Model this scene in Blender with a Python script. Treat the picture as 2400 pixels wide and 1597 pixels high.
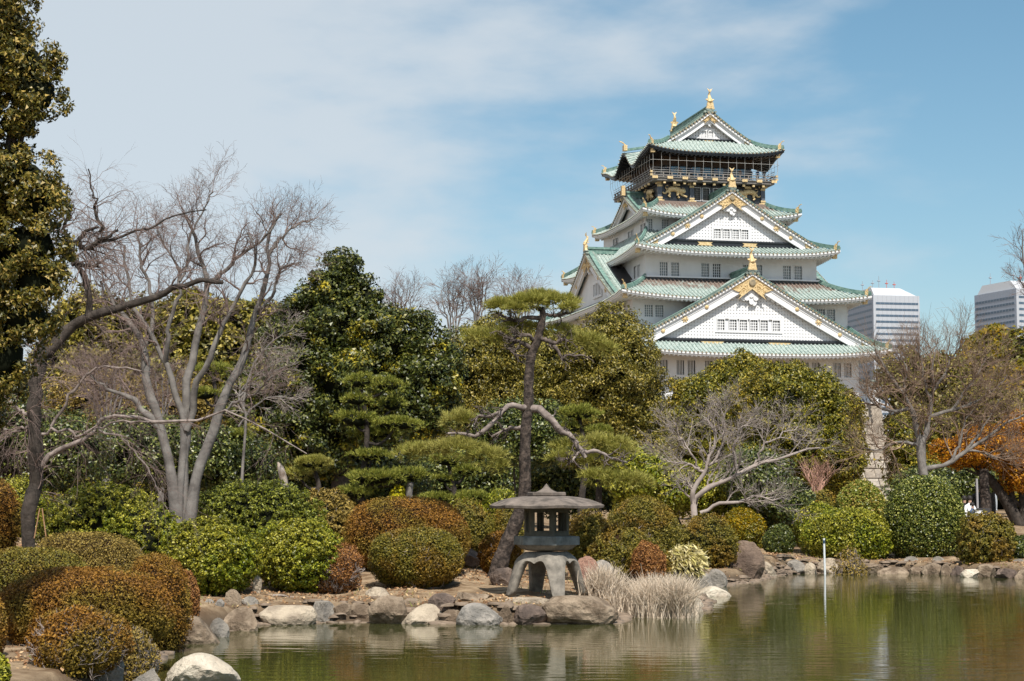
import bpy, math, random
import numpy as np
from mathutils import Vector, Matrix, noise as mnoise

R = math.radians
rs = np.random.RandomState(7)
random.seed(7)
for o in list(bpy.data.objects):
    bpy.data.objects.remove(o)
C = bpy.context.scene.collection
SC = bpy.context.scene

# ------------------------------------------------------------------ camera
EYE = 2.3
FPX = 4200.0                      # focal length in pixels of the 2400 px wide photograph
PITCH = math.atan(376.5 / FPX)
cam_d = bpy.data.cameras.new('camera')
cam_d.sensor_width = 36.0
cam_d.lens = 36.0 * FPX / 2400.0
cam_d.clip_start = 0.1
cam_d.clip_end = 20000
cam = bpy.data.objects.new('camera', cam_d)
C.objects.link(cam)
cam.location = (0, 0, EYE)
cam.rotation_euler = (R(90) + PITCH, 0, 0)
SC.camera = cam

# ------------------------------------------------------------------ sky, sun, exposure
SUN_EL, SUN_AZ = R(56), R(13)      # azimuth: behind the camera, to its right
world = bpy.data.worlds.new('World')
SC.world = world
world.use_nodes = True
wn = world.node_tree
wn.nodes.clear()
def wnode(t, **kw):
    n = wn.nodes.new(t)
    for k, v in kw.items():
        setattr(n, k, v)
    return n
wo = wnode('ShaderNodeOutputWorld')
bg = wnode('ShaderNodeBackground')
bg.inputs['Strength'].default_value = 0.086
sky = wnode('ShaderNodeTexSky', sky_type='NISHITA', sun_disc=False)
sky.sun_elevation = SUN_EL
sky.sun_rotation = R(180) - SUN_AZ
sky.altitude = 50
sky.air_density = 1.0
sky.dust_density = 1.0
sky.ozone_density = 1.6
hsv = wnode('ShaderNodeHueSaturation')
hsv.inputs['Hue'].default_value = 0.482
hsv.inputs['Saturation'].default_value = 1.12
hsv.inputs['Value'].default_value = 1.12
wn.links.new(sky.outputs[0], hsv.inputs['Color'])
tc = wnode('ShaderNodeTexCoord')
sep = wnode('ShaderNodeSeparateXYZ')
wn.links.new(tc.outputs['Generated'], sep.inputs[0])
def wmath(op, a, b=None, c=None, clamp=False):
    n = wnode('ShaderNodeMath', operation=op)
    n.use_clamp = clamp
    for i, v in enumerate((a, b, c)):
        if v is None:
            continue
        if isinstance(v, (int, float)):
            n.inputs[i].default_value = v
        else:
            wn.links.new(v, n.inputs[i])
    return n.outputs[0]
# broad bank of thin cloud to the left (west), thinning to the right
mp = wnode('ShaderNodeMapping')
mp.inputs['Scale'].default_value = (1.0, 1.0, 2.6)
mp.inputs['Rotation'].default_value = (0, R(-18), 0)
wn.links.new(tc.outputs['Generated'], mp.inputs[0])
n1 = wnode('ShaderNodeTexNoise')
n1.inputs['Scale'].default_value = 4.2
n1.inputs['Detail'].default_value = 7
n1.inputs['Roughness'].default_value = 0.52
n1.inputs['Distortion'].default_value = 0.25
wn.links.new(mp.outputs[0], n1.inputs['Vector'])
n2 = wnode('ShaderNodeTexNoise')
n2.inputs['Scale'].default_value = 13.0
n2.inputs['Detail'].default_value = 6
n2.inputs['Roughness'].default_value = 0.5
wn.links.new(mp.outputs[0], n2.inputs['Vector'])
bank = wmath('ADD', wmath('MULTIPLY', sep.outputs[0], -1.35), 0.085)              # + on the left, - on the right
bank = wmath('MAXIMUM', wmath('MINIMUM', bank, 0.42), -0.34)
cover = wmath('ADD', wmath('ADD', n1.outputs[0], bank), wmath('MULTIPLY', wmath('SUBTRACT', n2.outputs[0], 0.5), 0.55))
ramp = wnode('ShaderNodeMapRange')
ramp.interpolation_type = 'SMOOTHSTEP'
ramp.inputs['From Min'].default_value = 0.32
ramp.inputs['From Max'].default_value = 0.78
wn.links.new(cover, ramp.inputs['Value'])
cmask = wmath('MULTIPLY', ramp.outputs[0], 0.82)
cmix = wnode('ShaderNodeMix', data_type='RGBA')
wn.links.new(cmask, cmix.inputs['Factor'])
wn.links.new(hsv.outputs[0], cmix.inputs['A'])
cmix.inputs['B'].default_value = (6.1, 6.6, 7.05, 1)
wn.links.new(cmix.outputs['Result'], bg.inputs['Color'])
wn.links.new(bg.outputs[0], wo.inputs['Surface'])

sun_d = bpy.data.lights.new('sun', 'SUN')
sun_d.energy = 5.0
sun_d.angle = R(0.53)
sun_d.color = (1.0, 0.94, 0.85)
sun = bpy.data.objects.new('sun', sun_d)
C.objects.link(sun)
sdir = Vector((math.sin(SUN_AZ) * math.cos(SUN_EL), -math.cos(SUN_AZ) * math.cos(SUN_EL), math.sin(SUN_EL)))
sun.rotation_euler = sdir.to_track_quat('Z', 'Y').to_euler()
sun.location = (30, -40, 60)
vs = SC.view_settings
vs.view_transform = 'Standard'
vs.look = 'None'
vs.gamma = 1
vs.exposure = 0.38
vs.use_curve_mapping = False
SC.cycles.max_bounces = 6
SC.cycles.diffuse_bounces = 2
SC.cycles.glossy_bounces = 3
SC.cycles.transmission_bounces = 3
SC.cycles.transparent_max_bounces = 4
SC.cycles.use_adaptive_sampling = True
SC.cycles.adaptive_threshold = 0.02

# ------------------------------------------------------------------ helpers
def W(u, v, Y):
    """The point at distance Y that the photograph shows at pixel (u, v)."""
    x = (u - 1200.0) / FPX
    y = (798.5 - v) / FPX
    dy = math.cos(PITCH) - y * math.sin(PITCH)
    dz = math.sin(PITCH) + y * math.cos(PITCH)
    return np.array((x * Y / dy, Y, EYE + dz * Y / dy))

def tag(o, label=None, cat=None, group=None, kind=None):
    if label: o['label'] = label
    if cat: o['category'] = cat
    if group: o['group'] = group
    if kind: o['kind'] = kind
    return o

def empty(name, loc, rz=0.0):
    o = bpy.data.objects.new(name, None)
    C.objects.link(o)
    o.empty_display_size = 0.3
    o.location = loc
    o.rotation_euler = (0, 0, rz)
    return o

def link(name, me, parent=None, mats=None):
    if mats is not None:
        for m in (mats if isinstance(mats, (list, tuple)) else [mats]):
            me.materials.append(m)
    o = bpy.data.objects.new(name, me)
    C.objects.link(o)
    if parent is not None:
        o.parent = parent
    return o

def np_mesh(name, V, F, smooth=False):
    """V (n,3); F (m,k) all of one size."""
    V = np.asarray(V, dtype=np.float32).reshape(-1, 3)
    F = np.asarray(F, dtype=np.int32)
    me = bpy.data.meshes.new(name)
    k = F.shape[1]
    me.vertices.add(len(V))
    me.vertices.foreach_set('co', V.ravel())
    me.loops.add(F.size)
    me.loops.foreach_set('vertex_index', F.ravel())
    me.polygons.add(len(F))
    me.polygons.foreach_set('loop_start', np.arange(0, F.size, k, dtype=np.int32))
    me.polygons.foreach_set('loop_total', np.full(len(F), k, dtype=np.int32))
    if smooth:
        me.polygons.foreach_set('use_smooth', np.ones(len(F), dtype=bool))
    me.update(calc_edges=True)
    return me

class MB:
    """Collects boxes, strips and prisms and links them as one mesh object."""
    def __init__(s, f=None):
        s.v, s.f, s.map = [], [], f
    def add(s, vs_, fs):
        n = len(s.v)
        if s.map: vs_ = [s.map(*p) for p in vs_]
        s.v.extend([tuple(p) for p in vs_])
        s.f.extend([tuple(i + n for i in q) for q in fs])
    def box(s, x0, x1, y0, y1, z0, z1):
        s.add([(x0,y0,z0),(x1,y0,z0),(x1,y1,z0),(x0,y1,z0),(x0,y0,z1),(x1,y0,z1),(x1,y1,z1),(x0,y1,z1)],
              [(0,3,2,1),(4,5,6,7),(0,1,5,4),(1,2,6,5),(2,3,7,6),(3,0,4,7)])
    def quad(s, a, b, c, d):
        s.add([a, b, c, d], [(0, 1, 2, 3)])
    def prism(s, pts, y0, y1):
        """polygon in x,z extruded along y"""
        n = len(pts)
        s.add([(x, y0, z) for x, z in pts] + [(x, y1, z) for x, z in pts],
              [tuple(range(n)), tuple(range(2*n-1, n-1, -1))] + [(i, i+n, (i+1) % n + n, (i+1) % n) for i in range(n)])
    def strip(s, rows):
        """rows: list of equally long point lists, joined with quads"""
        n = len(rows[0]); vs_ = [p for r in rows for p in r]
        s.add(vs_, [(i*n+j, i*n+j+1, (i+1)*n+j+1, (i+1)*n+j) for i in range(len(rows)-1) for j in range(n-1)])
    def sweep(s, path, w, h, up=(0, 0, 1)):
        """box section w wide and h high swept along a path"""
        up = Vector(up); rows = []
        P = [Vector(p) for p in path]
        for i, p in enumerate(P):
            t = (P[min(i+1, len(P)-1)] - P[max(i-1, 0)]).normalized()
            n = t.cross(up).normalized(); b = n.cross(t)
            rows.append([p - n*w/2, p + n*w/2, p + n*w/2 + b*h, p - n*w/2 + b*h, p - n*w/2])
        s.strip([[tuple(q) for q in r] for r in rows])
        a, z = rows[0], rows[-1]
        s.add([tuple(q) for q in a[:4]], [(3, 2, 1, 0)]); s.add([tuple(q) for q in z[:4]], [(0, 1, 2, 3)])
    def lathe(s, prof, n, cx=0, cy=0, rot=0.0):
        rows = [[(cx + r*math.cos(2*math.pi*k/n + rot), cy + r*math.sin(2*math.pi*k/n + rot), z) for k in range(n+1)] for r, z in prof]
        s.strip(rows)
    def mesh(s, name, smooth=False):
        me = bpy.data.meshes.new(name)
        me.from_pydata(s.v, [], s.f)
        if smooth:
            me.polygons.foreach_set('use_smooth', np.ones(len(me.polygons), dtype=bool))
        me.update()
        return me
    def build(s, name, mat, parent=None, smooth=False, bevel=0):
        o = link(name, s.mesh(name, smooth), parent, mat)
        if bevel:
            b = o.modifiers.new('bevel', 'BEVEL'); b.width = bevel; b.segments = 2; b.limit_method = 'ANGLE'
        return o

class Tubes:
    """Bulk tapered tubes: groups of polylines of equal length."""
    def __init__(s): s.V, s.F, s.n = [], [], 0
    def add(s, P, Rd, k=4, seed=0):
        P = np.asarray(P, float); Rd = np.asarray(Rd, float)
        if P.ndim == 2: P = P[None]; Rd = Rd[None]
        N, M, _ = P.shape
        T = np.gradient(P, axis=1)
        T /= np.linalg.norm(T, axis=2, keepdims=True) + 1e-9
        tm = T.mean(1); ref = np.where(np.abs(tm[:, 2:3]) > 0.8, np.array([[1., 0, 0]]), np.array([[0, 0, 1.]]))
        n1 = ref[:, None] - T * (T * ref[:, None]).sum(2, keepdims=True)
        n1 /= np.linalg.norm(n1, axis=2, keepdims=True) + 1e-9
        n2 = np.cross(T, n1)
        a = np.arange(k) * 2 * math.pi / k
        V = P[:, :, None] + Rd[:, :, None, None] * (np.cos(a)[None, None, :, None] * n1[:, :, None] + np.sin(a)[None, None, :, None] * n2[:, :, None])
        idx = np.arange(N * M * k).reshape(N, M, k) + s.n
        A = idx[:, :-1]; B = idx[:, 1:]
        F = np.stack([A, np.roll(A, -1, 2), np.roll(B, -1, 2), B], -1).reshape(-1, 4)
        s.V.append(V.reshape(-1, 3)); s.F.append(F); s.n += N * M * k
    def build(s, name, mat, parent=None, smooth=True):
        me = np_mesh(name, np.concatenate(s.V), np.concatenate(s.F), smooth)
        return link(name, me, parent, mat)

def norm(a): return a / (np.linalg.norm(a, axis=-1, keepdims=True) + 1e-9)

def spline(pts, n):
    """Catmull-Rom through pts (any number of columns), n samples."""
    p = np.asarray(pts, float)
    p = np.vstack([2*p[0]-p[1], p, 2*p[-1]-p[-2]])
    m = len(p) - 3
    t = np.linspace(0, m - 1e-6, n); i = t.astype(int); f = (t - i)[:, None]
    a, b, c, d = p[i], p[i+1], p[i+2], p[i+3]
    return 0.5 * (2*b + (c-a)*f + (2*a-5*b+4*c-d)*f**2 + (3*b-a-3*c+d)*f**3)

def grow(P, Rd, nch, length, angle, M=5, rough=0.25, trop=0.0, rr=0.5, tmin=0.25, rend=0.3, fall=0.5, tpow=1.0, cap=1.0):
    """Children of every parent polyline: arrays (N*nch, M, 3), radii."""
    N, K, _ = P.shape
    par = np.repeat(np.arange(N), nch); n = len(par)
    t = tmin + (1 - tmin) * (np.tile((np.arange(nch) + 0.5) / nch, N) + rs.uniform(-.5, .5, n) / nch) ** tpow
    t = np.clip(t, 0, .999) * (K - 1); i = t.astype(int); f = (t - i)[:, None]
    p0 = P[par, i] * (1 - f) + P[par, i+1] * f
    tan = norm(P[par, i+1] - P[par, i])
    r0 = np.minimum((Rd[par, i] * (1 - f[:, 0]) + Rd[par, i+1] * f[:, 0]) * rr, cap)
    q = rs.normal(size=(n, 3)); q = norm(q - tan * (q * tan).sum(1, keepdims=True))
    th = np.radians(rs.uniform(angle[0], angle[1], n))[:, None]
    d = norm(tan * np.cos(th) + q * np.sin(th))
    L = rs.uniform(length[0], length[1], n) * (1 - fall * (t / (K - 1)))
    out = np.zeros((n, M, 3)); out[:, 0] = p0
    for k in range(1, M):
        d = norm(d + rs.normal(size=(n, 3)) * rough + np.array([0, 0, trop]))
        out[:, k] = out[:, k-1] + d * (L / (M - 1))[:, None]
    rad = r0[:, None] * np.linspace(1, rend, M)[None]
    return out, rad

# ------------------------------------------------------------------ materials
MATS = {}
def mat(name, col, rough=0.7, metal=0.0, spec=0.3, noise_=None, bump=None, col2=None, scale=4.0, detail=5, lo=0.35, hi=0.65, trans=0.0):
    """Principled, colour broken up between col and col2 with noise; bump = (scale, strength, distance)."""
    if name in MATS: return MATS[name]
    m = bpy.data.materials.new(name); m.use_nodes = True
    nt = m.node_tree; b = nt.nodes['Principled BSDF']
    b.inputs['Base Color'].default_value = (*col, 1)
    b.inputs['Roughness'].default_value = rough
    b.inputs['Metallic'].default_value = metal
    b.inputs['Specular IOR Level'].default_value = spec
    t = nt.nodes.new('ShaderNodeTexCoord')
    if col2 is not None:
        n = nt.nodes.new('ShaderNodeTexNoise'); n.inputs['Scale'].default_value = scale; n.inputs['Detail'].default_value = detail
        n.inputs['Roughness'].default_value = 0.6
        nt.links.new(t.outputs['Object'], n.inputs['Vector'])
        r = nt.nodes.new('ShaderNodeMapRange'); r.inputs['From Min'].default_value = lo; r.inputs['From Max'].default_value = hi
        nt.links.new(n.outputs[0], r.inputs['Value'])
        x = nt.nodes.new('ShaderNodeMix'); x.data_type = 'RGBA'
        x.inputs['A'].default_value = (*col, 1); x.inputs['B'].default_value = (*col2, 1)
        nt.links.new(r.outputs[0], x.inputs['Factor']); nt.links.new(x.outputs['Result'], b.inputs['Base Color'])
    if bump:
        n = nt.nodes.new('ShaderNodeTexNoise'); n.inputs['Scale'].default_value = bump[0]; n.inputs['Detail'].default_value = 8
        n.inputs['Roughness'].default_value = 0.65
        nt.links.new(t.outputs['Object'], n.inputs['Vector'])
        u = nt.nodes.new('ShaderNodeBump'); u.inputs['Strength'].default_value = bump[1]; u.inputs['Distance'].default_value = bump[2]
        nt.links.new(n.outputs[0], u.inputs['Height']); nt.links.new(u.outputs[0], b.inputs['Normal'])
    MATS[name] = m
    return m

LEAF_K = 1.12
def sat(c, k=1.13):
    m = sum(c)/3
    return tuple(min(.85, max(.003, m + (x-m)*k)*LEAF_K) for x in c)
def leaf_mat(name, cols, trans=0.25, rough=0.5, patch=None, pscale=0.6, spec=0.35, plo=.46):
    """Leaves: every leaf picks its own tone; patch = second set of tones that takes over in patches."""
    if name in MATS: return MATS[name]
    m = bpy.data.materials.new(name); m.use_nodes = True
    nt = m.node_tree; b = nt.nodes['Principled BSDF']
    g = nt.nodes.new('ShaderNodeNewGeometry')
    def rampn(cs):
        r = nt.nodes.new('ShaderNodeValToRGB'); el = r.color_ramp.elements
        while len(el) < len(cs): el.new(0.5)
        cs = sorted(cs, key=sum); ps = [0, .42, .74, 1.0] if len(cs) == 4 else [i/(len(cs)-1) for i in range(len(cs))]  # few bright stops: sun glints on leaves are put into the tones
        for i, c in enumerate(cs):
            el[i].position = ps[i]; el[i].color = (*sat(c), 1)
        nt.links.new(g.outputs['Random Per Island'], r.inputs[0])
        return r.outputs[0]
    c = rampn(cols)
    if patch:
        c2 = rampn(patch)
        t = nt.nodes.new('ShaderNodeTexCoord')
        n = nt.nodes.new('ShaderNodeTexNoise'); n.inputs['Scale'].default_value = pscale; n.inputs['Detail'].default_value = 4
        nt.links.new(t.outputs['Object'], n.inputs['Vector'])
        r = nt.nodes.new('ShaderNodeMapRange'); r.inputs['From Min'].default_value = plo; r.inputs['From Max'].default_value = plo + .14
        nt.links.new(n.outputs[0], r.inputs['Value'])
        x = nt.nodes.new('ShaderNodeMix'); x.data_type = 'RGBA'
        nt.links.new(r.outputs[0], x.inputs['Factor']); nt.links.new(c, x.inputs['A']); nt.links.new(c2, x.inputs['B'])
        c = x.outputs['Result']
    nt.links.new(c, b.inputs['Base Color'])
    b.inputs['Roughness'].default_value = rough
    b.inputs['Specular IOR Level'].default_value = spec
    if trans > 0:
        tr = nt.nodes.new('ShaderNodeBsdfTranslucent'); nt.links.new(c, tr.inputs[0])
        mx = nt.nodes.new('ShaderNodeMixShader'); mx.inputs[0].default_value = trans
        nt.links.new(b.outputs[0], mx.inputs[1]); nt.links.new(tr.outputs[0], mx.inputs[2])
        nt.links.new(mx.outputs[0], nt.nodes['Material Output'].inputs[0])
    MATS[name] = m
    return m
# ================================================================== ground and pond
def wl(u, v):                      # a point of the waterline
    Y = EYE * FPX / (v - 1175.0)
    return ((u - 1200) / FPX * Y / math.cos(PITCH) * 1.0, Y)
SHORE = [(-7.0, 3.5), (-6.2, 12), (-5.6, 18)] + [wl(*p) for p in (
    (300, 1620), (345, 1560), (395, 1508), (470, 1492), (540, 1474), (600, 1462), (720, 1456), (900, 1456), (1100, 1460),
    (1300, 1459), (1435, 1458), (1480, 1436), (1560, 1432), (1640, 1428), (1652, 1408), (1610, 1392), (1580, 1384), (1640, 1373), (1700, 1370),
    (1760, 1362), (1800, 1350), (1850, 1343), (1960, 1341), (2080, 1342), (2180, 1344), (2300, 1349), (2420, 1354), (2700, 1370), (3000, 1420))] + [(22, 3.5)]
POLY = np.array(SHORE)

def shore_dist(x, y):
    """signed distance: negative in the pond."""
    x = np.asarray(x, float); y = np.asarray(y, float)
    best = np.full(x.shape, 1e9); inside = np.zeros(x.shape, bool)
    n = len(POLY)
    for i in range(n):
        ax, ay = POLY[i]; bx, by = POLY[(i+1) % n]
        dx, dy = bx-ax, by-ay
        t = np.clip(((x-ax)*dx + (y-ay)*dy) / (dx*dx+dy*dy), 0, 1)
        best = np.minimum(best, np.hypot(x-ax-t*dx, y-ay-t*dy))
        c = ((ay > y) != (by > y)) & (x < (bx-ax)*(y-ay)/(by-ay+1e-12)+ax)
        inside ^= c
    return np.where(inside, -best, best)

BUMPS = [(-9.2, 32.5, 2.0, 0.55), (-11, 40, 5, 0.5), (3.6, 43, 2.5, 0.12), (7.3, 57.5, 2.6, 0.25)]
def ground_z(x, y):
    x = np.asarray(x, float); y = np.asarray(y, float)
    d = shore_dist(x, y)
    out = 0.30 + 0.068 * np.minimum(d, 12) + 0.008 * np.clip(d - 12, 0, 60)
    edge = np.clip(d / 0.35, 0, 1)
    z = np.where(d > 0, -0.15 + (out + 0.15) * edge, np.maximum(-0.15 + d * 0.9, -1.2))
    for bx, by, r, h in BUMPS:
        z = z + h * np.exp(-((x-bx)**2 + (y-by)**2) / r**2) * (d > 0)
    z = z + (d > 0.3) * 0.035 * (np.sin(x*2.1+y*.7) * np.cos(y*1.7-x*.5) + 0.6*np.sin(x*5.3+1.7*y))
    return z
def gz(x, y): return float(ground_z(np.array([x]), np.array([y]))[0])

def axis(stops):
    out = []
    for a, b, s in stops: out += list(np.arange(a, b, s))
    return np.array(sorted(set(np.round(out, 4))))
gx = axis([(-6000, -600, 900), (-600, -80, 65), (-80, -20, 6), (-20, 32, 0.3), (32, 90, 5.8), (90, 600, 64), (600, 6001, 900)])
gy = axis([(-300, -20, 70), (-20, 2, 3), (2, 20, 0.5), (20, 64, 0.25), (64, 110, 2), (110, 400, 29), (400, 9001, 900)])
X, Y = np.meshgrid(gx, gy)
Z = ground_z(X, Y)
V = np.stack([X, Y, Z], -1).reshape(-1, 3)
nx, ny = len(gx), len(gy)
I = np.arange(nx*ny).reshape(ny, nx)
F = np.stack([I[:-1, :-1], I[:-1, 1:], I[1:, 1:], I[1:, :-1]], -1).reshape(-1, 4)
mg = mat('earth', (0.34, 0.255, 0.165), rough=0.95, spec=0.1, col2=(0.12, 0.075, 0.042), scale=2.1, detail=9, lo=0.36, hi=0.62, bump=(9, 0.6, 0.06))
nt = mg.node_tree; pb_ = nt.nodes['Principled BSDF']; src = pb_.inputs['Base Color'].links[0].from_socket
ge = nt.nodes.new('ShaderNodeNewGeometry'); sz = nt.nodes.new('ShaderNodeSeparateXYZ'); nt.links.new(ge.outputs['Position'], sz.inputs[0])
mr = nt.nodes.new('ShaderNodeMapRange'); mr.inputs['From Min'].default_value = .16; mr.inputs['From Max'].default_value = .42; nt.links.new(sz.outputs[2], mr.inputs[0])
mx_ = nt.nodes.new('ShaderNodeMix'); mx_.data_type = 'RGBA'; mx_.inputs['A'].default_value = (.085, .062, .042, 1)   # damp soil near the water, darkened for the shaded crevices between rocks
nt.links.new(mr.outputs[0], mx_.inputs['Factor']); nt.links.new(src, mx_.inputs['B']); nt.links.new(mx_.outputs['Result'], pb_.inputs['Base Color'])
tag(link('ground', np_mesh('ground', V, F, True), None, mg), 'dry sandy earth and fallen leaves around the garden pond', None, None, 'structure')

mw = bpy.data.materials.new('pond_water'); mw.use_nodes = True
nt = mw.node_tree; b = nt.nodes['Principled BSDF']
b.inputs['Base Color'].default_value = (0.045, 0.047, 0.015, 1)
b.inputs['Roughness'].default_value = 0.02
b.inputs['IOR'].default_value = 1.333
b.inputs['Specular IOR Level'].default_value = 0.42
t = nt.nodes.new('ShaderNodeTexCoord')
def ripple(scale, sx, sy, strength, dist, prev=None, detail=3):
    mpn = nt.nodes.new('ShaderNodeMapping'); mpn.inputs['Scale'].default_value = (sx, sy, 1)
    nt.links.new(t.outputs['Object'], mpn.inputs[0])
    n = nt.nodes.new('ShaderNodeTexNoise'); n.inputs['Scale'].default_value = scale; n.inputs['Detail'].default_value = detail
    nt.links.new(mpn.outputs[0], n.inputs['Vector'])
    u = nt.nodes.new('ShaderNodeBump'); u.inputs['Strength'].default_value = strength; u.inputs['Distance'].default_value = dist
    nt.links.new(n.outputs[0], u.inputs['Height'])
    if prev: nt.links.new(prev, u.inputs['Normal'])
    return u.outputs[0]
r1 = ripple(2.0, 0.35, 1.7, 0.42, 0.014, detail=2)
r2 = ripple(8.0, 0.35, 1.8, 0.10, 0.0035, r1)
nt.links.new(r2, b.inputs['Normal'])
w = MB(); w.quad((-30, 2, 0), (60, 2, 0), (60, 68, 0), (-30, 68, 0))
tag(w.build('pond_water', mw), 'still olive green pond water with soft reflections', None, None, 'structure')
# ================================================================== castle keep
CYAW = R(13)
CX, CY, CZ = 28.04, 250.0, 2.2
keep = empty('castle_keep', (CX, CY, CZ), CYAW)
tag(keep, 'white five tiered castle keep with green copper roofs and gold ornaments above the trees', 'castle')
def F_S(x, b, z): return (x, -b, z - CZ)            # keep frame: x along the front, b towards the viewer, z above the pond
white = mat('white_plaster', (0.68, 0.69, 0.705), rough=0.85, col2=(0.59, 0.60, 0.605), scale=0.5, detail=8, lo=0.4, hi=0.75)
white2 = mat('white_trim', (0.69, 0.70, 0.715), rough=0.7)
gold = mat('gilding', (0.74, 0.58, 0.33), rough=0.5, metal=0.12, col2=(0.46, 0.33, 0.16), scale=5, bump=(7, 0.8, 0.08))
goldt = mat('gilt_tile_end', (0.34, 0.28, 0.18), rough=0.6, metal=0.1, col2=(0.2, 0.17, 0.12), scale=3)
black = mat('black_lacquer', (0.018, 0.020, 0.024), rough=0.35, spec=0.5)
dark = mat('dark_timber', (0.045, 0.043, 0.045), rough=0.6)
greyw = mat('grey_timber', (0.22, 0.21, 0.20), rough=0.7, col2=(0.13, 0.12, 0.11))
glassd = mat('window_dark', (0.03, 0.045, 0.05), rough=0.15, spec=0.6)
glassg = mat('window_grey', (0.20, 0.26, 0.28), rough=0.2, spec=0.5)
copper = bpy.data.materials.new('verdigris_copper'); copper.use_nodes = True
nt = copper.node_tree; b = nt.nodes['Principled BSDF']; b.inputs['Roughness'].default_value = 0.6
tcn = nt.nodes.new('ShaderNodeTexCoord')
at = nt.nodes.new('ShaderNodeAttribute'); at.attribute_name = 'slope_pos'
na = nt.nodes.new('ShaderNodeTexNoise'); na.inputs['Scale'].default_value = 0.9; na.inputs['Detail'].default_value = 8; na.inputs['Roughness'].default_value = 0.7
nb = nt.nodes.new('ShaderNodeTexNoise'); nb.inputs['Scale'].default_value = 3.5; nb.inputs['Detail'].default_value = 4
nt.links.new(tcn.outputs['Object'], na.inputs[0]); nt.links.new(tcn.outputs['Object'], nb.inputs[0])
x1 = nt.nodes.new('ShaderNodeMix'); x1.data_type = 'RGBA'
x1.inputs['A'].default_value = (0.18, 0.25, 0.23, 1); x1.inputs['B'].default_value = (0.40, 0.455, 0.425, 1)
rr_ = nt.nodes.new('ShaderNodeMapRange'); rr_.inputs['From Min'].default_value = .35; rr_.inputs['From Max'].default_value = .65
nt.links.new(nb.outputs[0], rr_.inputs[0]); nt.links.new(rr_.outputs[0], x1.inputs['Factor'])
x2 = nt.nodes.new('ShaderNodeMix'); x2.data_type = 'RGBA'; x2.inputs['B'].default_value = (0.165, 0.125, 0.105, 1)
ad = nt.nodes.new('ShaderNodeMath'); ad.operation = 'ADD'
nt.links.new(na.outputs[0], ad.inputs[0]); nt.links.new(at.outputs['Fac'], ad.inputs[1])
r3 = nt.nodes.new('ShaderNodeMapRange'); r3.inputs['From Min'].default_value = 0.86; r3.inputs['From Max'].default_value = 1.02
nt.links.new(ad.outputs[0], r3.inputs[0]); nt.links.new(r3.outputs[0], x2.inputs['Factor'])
nt.links.new(x1.outputs['Result'], x2.inputs['A']); nt.links.new(x2.outputs['Result'], b.inputs['Base Color'])
ridgem = mat('ridge_copper', (0.07, 0.155, 0.135), rough=0.55, col2=(0.21, 0.31, 0.27), scale=2, detail=6)
vergem = mat('verge_dark_copper', (0.10, 0.12, 0.11), rough=0.6, col2=(0.26, 0.33, 0.29), scale=1.6)

def set_attr(me, vals):
    a = me.attributes.new('slope_pos', 'FLOAT', 'POINT')
    a.data.foreach_set('value', np.asarray(vals, dtype=np.float32))

def prof(t): return 0.66 * t + 0.34 * t * t

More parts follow.
